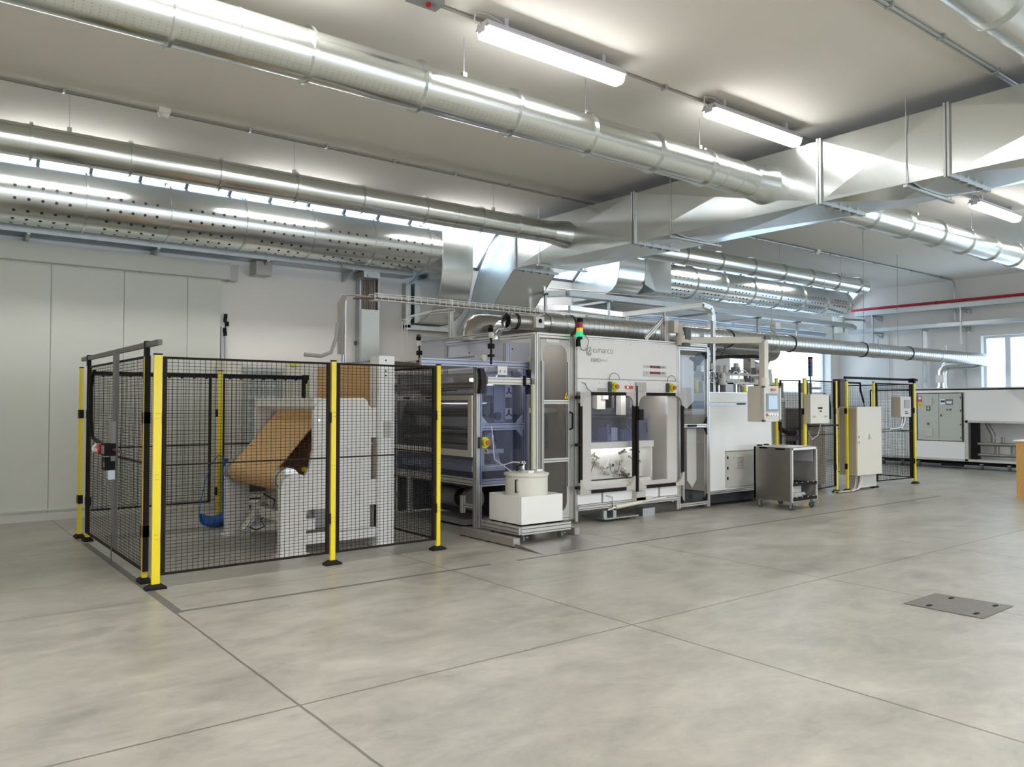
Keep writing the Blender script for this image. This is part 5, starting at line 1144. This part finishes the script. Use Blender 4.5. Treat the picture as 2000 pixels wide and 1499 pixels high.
# ---------------------------------------------------------------- fenced cell at the far end of the line
post(11.64, 7.80, 'yellow post behind the operator panel, at the left start of the far fence', face='x', w=.05, brackets=((.45, 1), (1.45, 1)), grp='posts of the far fence')
post(12.03, 7.52, 'yellow post right behind the steel cart, looking widest of the far fence posts', w=.075, brackets=((.45, 1), (1.45, -1)), grp='posts of the far fence')
post(13.34, 7.72, 'yellow post just right of the wall box with the isolator, first of a close pair', brackets=((.45, -1), (1.45, -1)), grp='posts of the far fence')
post(13.65, 7.69, 'yellow post touching the left side of the tall cream cabinet, second of the close pair', brackets=((.45, -1), (1.45, -1)), grp='posts of the far fence')
post(14.66, 7.72, 'yellow post mostly hidden behind the tall cream cabinet', brackets=((.45, 1), (1.45, 1)), grp='posts of the far fence')
post(16.05, 7.62, 'yellow post at the far right end of the fence, before the long white machine', brackets=((.45, -1), (1.45, -1)), grp='posts of the far fence')
panel((11.70, 7.78), (11.97, 7.56), 'narrow mesh panel behind the steel cart', grp='mesh panels of the far fence')
panel((12.09, 7.53), (13.29, 7.71), 'mesh panel carrying the isolator box', grp='mesh panels of the far fence')
panel((14.71, 7.70), (16.0, 7.63), 'mesh panel between the tall cream cabinet and the right end post', grp='mesh panels of the far fence')
panel((16.08, 7.70), (16.08, 9.3), 'mesh panel running back from the right end post of the far fence', grp='mesh panels of the far fence')
t = thing('gate_rail', (15, 7.72, 2.03), 'black top rail along the right half of the far fence', 'rail')
MB().bar((13.7, 7.76, 2.06), (16.3, 7.68, 2.06), .035, .045).build('rail', BLACK, t)
m = MB(); m.box(16.02, 16.08, 7.60, 7.72, 2.005, 2.09); m.build('rail_bracket', BLACK, t)
t = thing('gate_stay', (14.2, 8.0, 1.5), 'black tube frame behind the close pair of posts in the far fence', 'frame')
m = MB(); pts = [(13.72, 7.95, 1.52), (14.75, 7.95, 1.52), (14.72, 7.95, 1.62), (14.60, 7.95, 1.85), (14.60, 7.95, 1.98), (13.72, 7.95, 1.98)]
m.tube(pts, .018, 8); m.build('tube', BLACK, t); MB().box(13.80, 14.02, 7.9, 8.05, 1.52, 2.04).build('dark_box', mat('dark_brown_box', (.05, .035, .03, 1), .5), t)
t = thing('isolator_box', (12.55, 7.4, 1.25), 'white isolator box with a small black switch, mounted on the far fence', 'electrical box')
a, b_ = at(1583, 770, y=7.38), at(1620, 827, y=7.38)
MB().box(a.x, b_.x, 7.38, 7.50, b_.z, a.z).build('housing', CREAM, t, bevel=.004)
m = MB(); xm, zm = (a.x+b_.x)/2, (a.z+b_.z)/2+.01; m.box(xm-.06, xm+.06, 7.37, 7.38, zm-.012, zm+.014); m.box(xm-.01, xm+.02, 7.36, 7.38, zm-.06, zm-.04); m.build('switch', BLACK, t)
m = MB(); m.box(a.x+.04, a.x+.16, 7.378, 7.38, b_.z+.10, b_.z+.13); m.box(b_.x-.16, b_.x-.06, 7.378, 7.38, b_.z+.10, b_.z+.13); m.box(xm-.06, xm+.05, 7.378, 7.38, zm+.055, zm+.06); m.build('fine_print', mat('faint_print', (.45, .42, .38, 1), .6), t)
MB().tube([(12.4, 7.45, 1.25), (12.3, 7.45, 1.05), (12.15, 7.47, .98), (12.05, 7.46, 1.08)], .008, 6).build('cable', LGREY, t)
m = MB(); m.bar((12.10, 7.56, 1.20), (13.3, 7.66, 1.20), .03, .03); m.build('support_bar', BLACK, t)
t = thing('signal_tower', (12.66, 7.8, 1.7), 'unlit blue and red signal tower on a thin pole above the isolator box', 'signal light')
MB().cyl((12.66, 7.8, 1.6), (12.66, 7.8, 2.06), .014).build('pole', DGREY, t)
MB().cyl((12.66, 7.8, 2.06), (12.66, 7.8, 2.30), .038).build('blue_lens', BLUEL, t); MB().cyl((12.66, 7.8, 2.30), (12.66, 7.8, 2.37), .038).build('red_lens', mat('dull_red_lens', rgb(120, 60, 90), .3), t); MB().cyl((12.66, 7.8, 2.37), (12.66, 7.8, 2.40), .042).build('top_cap', BLACK, t)
m = MB()
for z in (2.14, 2.22, 2.30): m.cyl((12.66, 7.8, z), (12.66, 7.8, z+.006), .040)
m.build('lens_ring', BLACK, t)
t = thing('power_cabinet', (14.2, 7.7, 0), 'tall cream floor cabinet with a small warning triangle in the far fence', 'cabinet')
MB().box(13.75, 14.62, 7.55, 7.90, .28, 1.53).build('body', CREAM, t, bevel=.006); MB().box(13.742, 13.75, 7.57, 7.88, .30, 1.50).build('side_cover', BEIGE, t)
MB().box(13.9, 14.6, 7.65, 7.85, .04, .28).build('plinth', LGREY, t)
m = MB(); m.prism([(14.12, .93), (14.22, .93), (14.17, 1.04)], 'y', 7.546, 7.55); m.build('warning_triangle', mat('triangle_grey', (.35, .34, .30, 1), .5), t)
m = MB(); m.box(13.79, 13.81, 7.54, 7.55, .96, 1.0); m.box(13.79, 13.81, 7.54, 7.55, .86, .90); m.build('lock', MGREY, t)
for i in range(5): MB().tube([(13.82+i*.05, 7.62, .29), (13.8+i*.05, 7.62, .15), (13.72+i*.04, 7.60, .04), (13.5+i*.03, 7.58, .02), (13.2, 7.6+i*.02, .02)], .012, 6).build('cable', [LGREY, MGREY, mat('red_brown_cable', (.25, .10, .06, 1), .6), LGREY, WHITE][i], t)
t = thing('inverter_box', (15.3, 7.5, 1.33), 'grey box with a small display on the far fence, right of the tall cabinet', 'electrical box')
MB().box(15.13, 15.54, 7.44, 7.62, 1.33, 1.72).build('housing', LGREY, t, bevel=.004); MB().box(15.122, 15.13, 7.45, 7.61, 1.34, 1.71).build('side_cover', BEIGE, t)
MB().box(15.27, 15.47, 7.43, 7.44, 1.50, 1.66).build('display', mat('grey_display', (.28, .30, .31, 1), .3), t); m = MB(); m.box(15.30, 15.38, 7.438, 7.44, 1.425, 1.44); m.box(15.30, 15.43, 7.438, 7.44, 1.39, 1.41); m.build('printed_mark', NAVY, t)
m = MB(); m.tube([(15.3, 7.5, 1.33), (15.28, 7.5, 1.2), (15.2, 7.5, 1.12), (14.9, 7.55, 1.10)], .02); m.tube([(15.4, 7.5, 1.33), (15.38, 7.5, 1.22), (15.25, 7.5, 1.1)], .02); m.build('cable', GALVD, t)
# machinery inside the far cell
t = thing('winding_machine', (12.8, 8.8, 0), 'beige and grey winding machine inside the far fenced cell', 'machine')
m = MB(); m.box(12.1, 12.5, 8.2, 9.3, .1, 1.62); m.box(13.1, 13.6, 8.1, 9.0, .1, 1.5); m.build('side_housing', mat('taupe', (.38, .34, .30, 1), .5), t)
m = MB(); m.box(11.9, 12.05, 8.15, 8.3, .0, 2.1); m.box(12.9, 13.1, 8.1, 8.25, 0, 1.1); m.box(13.55, 13.7, 8.15, 8.3, 0, 1.45); m.prism([(12.55, 0), (12.95, 0), (12.95, .5), (12.8, .5)], 'y', 8.1, 8.2); m.build('upright', LGREY, t)
m = MB(); m.box(12.5, 13.1, 8.3, 9.2, .3, 1.15); m.build('dark_core', mat('dark_brown_core', (.055, .045, .045, 1), .5), t)
for z in (.45, .7, .95): MB().cyl((12.5, 8.25, z), (12.95, 8.25, z), .05).build('roller', DGREY, t)
m = MB(); m.box(11.85, 12.6, 8.5, 8.7, 1.55, 1.6); m.box(12.0, 12.3, 8.1, 8.5, 1.68, 1.95); m.build('top_block', MGREY, t)
m = MB(); m.tube([(11.82, 7.95, 1.85), (11.80, 7.92, 1.7), (11.82, 7.92, 1.35), (11.9, 7.9, 1.15), (12.1, 7.88, 1.08), (12.3, 7.88, 1.08)], .04); m.build('black_hose', BLACK, t)
m = MB(); m.tube([(13.30, 7.95, 1.3), (13.30, 7.95, 1.6), (13.36, 7.95, 1.75), (13.46, 7.95, 1.72), (13.5, 7.95, 1.55), (13.5, 7.95, 1.3)], .035); m.build('looped_hose', BLACK, t)
m = MB(); m.bar((12.8, 8.0, 1.86), (13.3, 8.0, 1.86), .04); m.box(12.75, 12.95, 7.95, 8.1, 1.78, 1.95); m.build('motor', WARMG, t)
MB().box(13.1, 13.28, 7.82, 7.9, 1.1, 1.58).build('white_plate', WHITE, t)

# ---------------------------------------------------------------- long white machine along the far wall
F = thing('long_white_machine', (20.9, 7.5, 0), 'long white machine on castors before the far wall, with grey doors and an open bay', 'machine')
xf = 20.5
m = MB()
m.box(xf, xf+.04, 5.0, 8.52, 1.18, 1.95); m.box(xf, xf+.04, 8.52, 10.9, .24, .66); m.box(xf, xf+.04, 9.68, 10.9, .66, 1.95); m.box(xf, xf+.04, 8.52, 9.68, 1.86, 1.95)
m.box(xf+.6, xf+.64, 5.0, 10.9, .24, 1.95); m.box(xf, xf+.64, 10.86, 10.9, .24, 1.95); m.box(xf, xf+.64, 5, 10.9, 1.92, 1.95); m.box(xf+.04, xf+.6, 8.53, 8.57, .24, 1.9)
m.build('body_panel', WHITE2, F)
m = MB(); m.box(xf-.01, xf+.06, 5.0, 10.9, .19, .245); m.box(xf-.01, xf+.02, 5.0, 8.52, 1.13, 1.18); m.box(xf-.01, xf+.04, 8.46, 8.53, .2, 1.2); m.box(xf-.02, xf+.66, 5, 10.9, 1.95, 1.98); m.build('edge_profile', LGREY, F)
MB().box(xf+.1, xf+.6, 5.0, 10.8, .10, .19).build('under_frame', BLACK, F)
dg = mat('green_grey_door', (.52, .54, .48, 1), .45)
for y0, y1 in ((9.13, 9.64), (8.60, 9.12)):
    d = MB().box(xf-.02, xf+.01, y0, y1, .68, 1.84).build('cabinet_door', dg, F)
    if y0 > 9:
        for z0, z1 in ((1.55, 1.76), (.78, .98)): MB().box(xf-.04, xf-.02, 9.28, 9.47, z0, z1).build('cover_box', LGREY, d)
        m = MB(); m.box(xf-.025, xf-.02, 9.53, 9.63, 1.63, 1.78); s_ = m.build('red_sign', REDP, d); MB().cyl((xf-.028, 9.58, 1.73), (xf-.025, 9.58, 1.73), .035).build('white_disc', WHITE2, s_)
        m = MB(); m.box(xf-.025, xf-.02, 9.53, 9.62, 1.50, 1.62); s_ = m.build('yellow_sign', YELP, d); MB().bar((xf-.028, 9.575, 1.53), (xf-.028, 9.575, 1.59), .03, .004).build('sign_mark', ORANGE, s_)
        s_ = MB().box(xf-.025, xf-.02, 9.33, 9.42, 1.41, 1.52).build('green_sign', GREENP, d); m = MB(); m.box(xf-.028, xf-.025, 9.365, 9.385, 1.43, 1.51); m.box(xf-.028, xf-.025, 9.345, 9.405, 1.46, 1.48); m.build('white_cross', WHITE2, s_)
        MB().box(xf-.035, xf-.02, 9.36, 9.40, 1.06, 1.11).build('rotary_switch', DGREY, d)
    else:
        m = MB(); m.box(xf-.03, xf-.02, 8.79, 8.96, 1.56, 1.70); p_ = m.build('display_frame', mat('display_slate', (.18, .20, .25, 1), .4), d); MB().box(xf-.034, xf-.03, 8.81, 8.93, 1.59, 1.65).build('display', WHITE2, p_)
        s_ = MB().box(xf-.024, xf-.02, 8.97, 9.09, 1.57, 1.70).build('round_emblem', WHITE2, d); m = MB(); m.cyl((xf-.027, 9.05, 1.645), (xf-.024, 9.05, 1.645), .028); m.cyl((xf-.027, 9.00, 1.645), (xf-.024, 9.00, 1.645), .028); m.build('navy_mark', NAVY, s_)
        m = MB(); m.box(xf-.03, xf-.02, 8.91, 8.94, 1.42, 1.46); m.box(xf-.03, xf-.02, 8.83, 8.87, 1.42, 1.46); m.box(xf-.035, xf-.02, 9.06, 9.08, 1.27, 1.33); m.build('small_knob', DGREY, d)
        m = MB()
        for z in (.76, 1.08, 1.42, 1.74): m.box(xf-.03, xf-.02, 8.605, 8.625, z-.02, z+.02)
        m.build('hinge', BLACK, d)
m = MB(); m.box(xf+.05, xf+.3, 8.30, 8.42, .25, 1.13); m.build('dark_column', BLACK, F)
m = MB(); m.cyl((xf+.15, 5.1, .62), (xf+.15, 8.3, .62), .04); m.cyl((xf+.15, 5.1, .36), (xf+.15, 8.3, .36), .035); m.cyl((xf+.2, 7.9, .4), (xf+.2, 7.9, .62), .05); m.cyl((xf+.2, 7.55, .4), (xf+.2, 7.55, .62), .05)
m.tube([(xf+.2, 8.12, 1.15), (xf+.2, 8.06, 1.0), (xf+.2, 7.98, .85), (xf+.2, 7.98, .64)], .05); m.cyl((xf+.15, 7.75, .66), (xf+.15, 7.75, .8), .04); m.build('bay_pipe', mat('bay_pipe_grey', (.25, .235, .21, 1), .4, .5), F)
for y in (10.6, 10.1, 9.68, 8.2, 7.6):
    m = MB(); m.cyl((xf+.12, y-.02, .06), (xf+.12, y+.02, .06), .06, n=18, mi=1); m.box(xf+.08, xf+.16, y-.04, y+.04, .12, .14); m.bar((xf+.12, y, .13), (xf+.14, y, .06), .05, .05); m.build('castor', [GALVD, DGREY], F)
m = MB(); m.box(xf+.02, xf+.1, 8.6, 9.1, .06, .13); m.build('fork_bracket', BLACK, F)
t = thing('wooden_box', (15.5, 5.1, 0), 'chipboard box with a pale lid cut off by the right edge of the photo', 'box')
MB().box(15.0, 15.8, 4.3, 5.43, .0, .95).build('box_body', WOOD, t); MB().box(14.97, 15.83, 4.27, 5.46, .95, .97).build('lid', WHITE, t)

# ---------------------------------------------------------------- services on the far wall
t = thing('fire_pipe', (21.5, 8, 4.2), 'red fire water pipe running along the far wall above the grey trays', 'pipe')
MB().cyl((21.5, 12.1, 4.235), (21.5, 2, 4.235), .035).build('pipe', RED, t)
for y in (9.6, 6.0): MB().cyl((21.5, y-.03, 4.235), (21.5, y+.03, 4.235), .042).build('coupling', REDL, t)
def ytray(y0, y1, z0, z1, x0, x1, label, m_, brk):
    t = thing('cable_tray', ((x0+x1)/2, (y0+y1)/2, z0), label, 'cable tray')
    MB().box(x0, x1, y0, y1, z0, z1).build('channel', m_, t)
    for y in brk:
        k = MB(); k.bar((x0-.0, y, z0-.02), (XW, y, z0-.02), .04); k.bar((x0+.05, y, z0-.02), (XW-.01, y, z0-.12), .03); k.box(XW-.03, XW, y-.05, y+.05, z0-.16, z0); k.build('wall_bracket', GALVD, t)
ytray(2, 11.7, 4.02, 4.14, 21.2, 21.5, 'upper pale cable tray on the far wall under the red pipe', mat('tray_pale', (.55, .58, .57, 1), .4, .3), (11.2, 8.9))
ytray(2, 11.9, 3.56, 3.66, 21.25, 21.5, 'middle cable tray on the far wall', mat('tray_mid', (.55, .58, .60, 1), .35, .6), (11.2, 8.9))
for y, lab in ((11.2, 'upright hanger between the far wall trays, at the corner with the left wall'), (8.9, 'upright hanger between the far wall trays, above the window edge')):
    tag(MB().bar((21.25, y, 3.1), (21.25, y, 4.02), .04).build('tray_hanger', GALVD), lab, 'bracket')
t = thing('vertical_cable_duct', (21.4, 9.87, 0), 'galvanised vertical cable duct dropping down the far wall behind the extraction pipe', 'cable duct')
m = MB(); m.tube([(21.38, 9.5, 3.60), (21.38, 9.75, 3.60), (21.38, 9.87, 3.5), (21.38, 9.87, 3.3), (21.38, 9.87, .3)], .07, 4, smooth=False); m.build('channel', GALVD, t)
for y, lab in ((10.95, 'thin grey conduit on the far wall left of the vertical cable duct'), (8.95, 'thin grey conduit on the far wall left of its window')):
    tag(MB().bar((21.66, y, 1.0), (21.66, y, 3.5), .02).build('wall_conduit', LGREY), lab, 'conduit')
t = thing('fan_pipe', (21.25, 9.37, 1.97), 'silver elbow and vertical pipe with a square damper under the end of the extraction pipe', 'pipe')
MB().cyl((21.25, 9.37, 1.985), (21.25, 9.37, 2.02), .14).build('flange', CHROME, t); MB().box(21.1, 21.12, 9.27, 9.47, 2.12, 2.32).build('damper_plate', WHITE, t)
# trays and ducts along the left wall beyond the flat duct
def poly_tray(pts, w, h, label, m_=GALVD):
    t = thing('cable_tray', pts[0], label, 'cable tray'); m = MB()
    for p, q in zip(pts, pts[1:]): m.bar(p, q, w, h)
    m.build('channel', m_, t); return t
poly_tray([(9.0, 11.9, 3.60), (9.8, 11.0, 3.62), (19.6, 11.0, 3.62), (20.4, 11.3, 3.62)], .20, .10, 'upper galvanised cable tray left of the perforated duct, bending towards the far corner')
poly_tray([(9.0, 11.9, 3.36), (9.9, 11.05, 3.36), (11.3, 11.05, 3.33), (12.4, 9.95, 3.50), (12.62, 9.95, 3.46), (12.7, 9.95, 3.35), (12.7, 9.95, 2.95)], .12, .09, 'galvanised tray that crosses towards the camera and drops on to the extraction pipe', GALV)
poly_tray([(11.3, 11.3, 3.20), (20.2, 11.3, 3.20)], .18, .08, 'lower galvanised cable tray beyond the flat duct')
tag(MB().cyl((10, 11.6, 3.42), (19.5, 11.6, 3.42), .06).build('water_pipe', mat('pale_blue_pipe', (.45, .55, .66, 1), .3, .5)), 'pale bluish pipe between the two trays under the second perforated duct', 'pipe')
t = thing('tray_bracket', (15, 11.4, 3.0), 'row of grey brackets holding the trays under the second perforated duct', 'bracket')
for x in (9.3, 10.9, 12.5, 14.1, 15.7, 17.3, 18.9):
    m = MB(); m.bar((x, 10.9, 3.56), (x, YW, 3.56), .04); m.bar((x, 10.9, 3.14), (x, YW, 3.14), .04); m.bar((x, 11.0, 3.14), (x, 11.0, 3.56), .04); m.build('arm', GALVD, t)
t = thing('ventilation_unit', (11.6, 12.1, 3.2), 'white ventilation housing against the left wall behind the trays', 'housing')
MB().box(10.3, 12.6, 11.75, 12.4, 3.15, 3.52).build('housing', WHITE, t)
m = MB(); m.tube([(13.3, 9.0, 3.45), (9.3, 10.9, 3.66)], .010, 6); m.tube([(13.3, 9.0, 3.45), (13.3, 9.0, 2.8)], .012, 6); t = tag(m.build('thin_pipe', LGREY), 'thin pipe crossing towards the camera and dropping to the extraction pipe', 'pipe')
p = at(1515, 637, y=8.6); t = thing('small_white_box', (p.x, 8.6, p.z), 'small white box with a bent cable above the extraction pipe', 'box')
MB().box(p.x-.08, p.x+.08, 8.55, 8.65, p.z-.06, p.z+.06).build('housing', WHITE, t); MB().tube([(p.x-.06, 8.6, p.z), (p.x-.16, 8.6, p.z+.02), (p.x-.2, 8.55, p.z-.08), (p.x-.2, 8.45, 2.83)], .02, 8).build('cable', LGREY, t)
p = at(1642, 637, x=20.3); t = thing('floodlight', (20.3, p.y, p.z), 'tilted cream floodlight housing at the far corner under the perforated duct', 'floodlight')
m = MB(); m.add([(20.3, p.y+.25, p.z+.25), (20.3, p.y-.05, p.z+.25), (20.15, p.y-.15, p.z-.2), (20.15, p.y+.15, p.z-.2), (20.4, p.y+.25, p.z+.27), (20.4, p.y-.05, p.z+.27), (20.25, p.y-.15, p.z-.18), (20.25, p.y+.15, p.z-.18)],
  [(0, 1, 2, 3), (7, 6, 5, 4), (0, 4, 5, 1), (1, 5, 6, 2), (2, 6, 7, 3), (3, 7, 4, 0)]); m.build('housing', CREAM, t)
MB().bar((20.32, p.y+.1, p.z+.2), (XW, p.y+.1, p.z+.25), .05).build('mounting_arm', GALVD, t)
# ---------------------------------------------------------------- lettering becomes plain mesh
bpy.context.view_layer.update()
dg_ = bpy.context.evaluated_depsgraph_get()
for o in [o for o in scene.objects if o.type == 'FONT']:
    me = bpy.data.meshes.new_from_object(o.evaluated_get(dg_))
    n = bpy.data.objects.new('lettering', me); scene.collection.objects.link(n)
    n.parent = o.parent; n.location = o.location; n.rotation_euler = o.rotation_euler; n.scale = o.scale
    bpy.data.objects.remove(o)
# ---------------------------------------------------------------- every separate piece a part of its own
def split_part(o):
    me = o.data; n = len(me.vertices); par = list(range(n))
    def find(i):
        while par[i] != i: par[i] = par[par[i]]; i = par[i]
        return i
    for p in me.polygons:
        a = find(p.vertices[0])
        for v in p.vertices: par[find(v)] = a
    isl = {}
    for i in range(n): isl.setdefault(find(i), []).append(i)
    boxes = []
    for ids in isl.values():
        cs = [me.vertices[i].co for i in ids]
        boxes.append([set(ids), [min(c[k] for c in cs)-.002 for k in range(3)], [max(c[k] for c in cs)+.002 for k in range(3)]])
    again = True
    while again:
        again = False
        for i in range(len(boxes)):
            for j in range(i+1, len(boxes)):
                A, B_ = boxes[i], boxes[j]
                if all(A[1][k] <= B_[2][k] and B_[1][k] <= A[2][k] for k in range(3)):
                    A[0] |= B_[0]; A[1] = [min(a, b) for a, b in zip(A[1], B_[1])]; A[2] = [max(a, b) for a, b in zip(A[2], B_[2])]
                    boxes.pop(j); again = True; break
            if again: break
    if not 2 <= len(boxes) <= 24: return
    for q in boxes:
        idx = sorted(q[0]); mp = {v: k for k, v in enumerate(idx)}; fs = [p for p in me.polygons if p.vertices[0] in q[0]]
        nm = bpy.data.meshes.new(me.name); nm.from_pydata([me.vertices[i].co[:] for i in idx], [], [[mp[v] for v in p.vertices] for p in fs])
        for mm in me.materials: nm.materials.append(mm)
        nm.polygons.foreach_set('material_index', [p.material_index for p in fs]); nm.polygons.foreach_set('use_smooth', [p.use_smooth for p in fs]); nm.update()
        c = bpy.data.objects.new(o.name.split('.')[0], nm); scene.collection.objects.link(c); c.parent = o.parent; c.location = o.location
    bpy.data.objects.remove(o)
NAMES = {'seam', 'side_beam', 'corner_post', 'clip', 'upright', 'foot', 'side_housing', 'hinge', 'mounting_bracket', 'side_panel', 'inner_strut', 'slot', 'top_stop', 'side_grip', 'grip_corner',
         'small_knob', 'rail_bracket', 'hatch_grip', 'lifting_slot', 'rubber_pad', 'yellow_cylinder', 'lid_block', 'clear_vial', 'bearing_block', 'star_knob', 'end_disc', 'corner_gusset', 'lens_ring',
         'screw', 'lock', 'rail_bolt', 'cross_beam', 'white_reservoir', 'inner_support', 'white_block', 'pump_head', 'upright', 'lock_box', 'handle', 'thin_pipe', 'cable', 'corner_block', 'body_panel', 'edge_profile'}
for o in [o for o in scene.objects if o.type == 'MESH' and o.parent and o.name.split('.')[0] in NAMES and not o.children]: split_part(o)
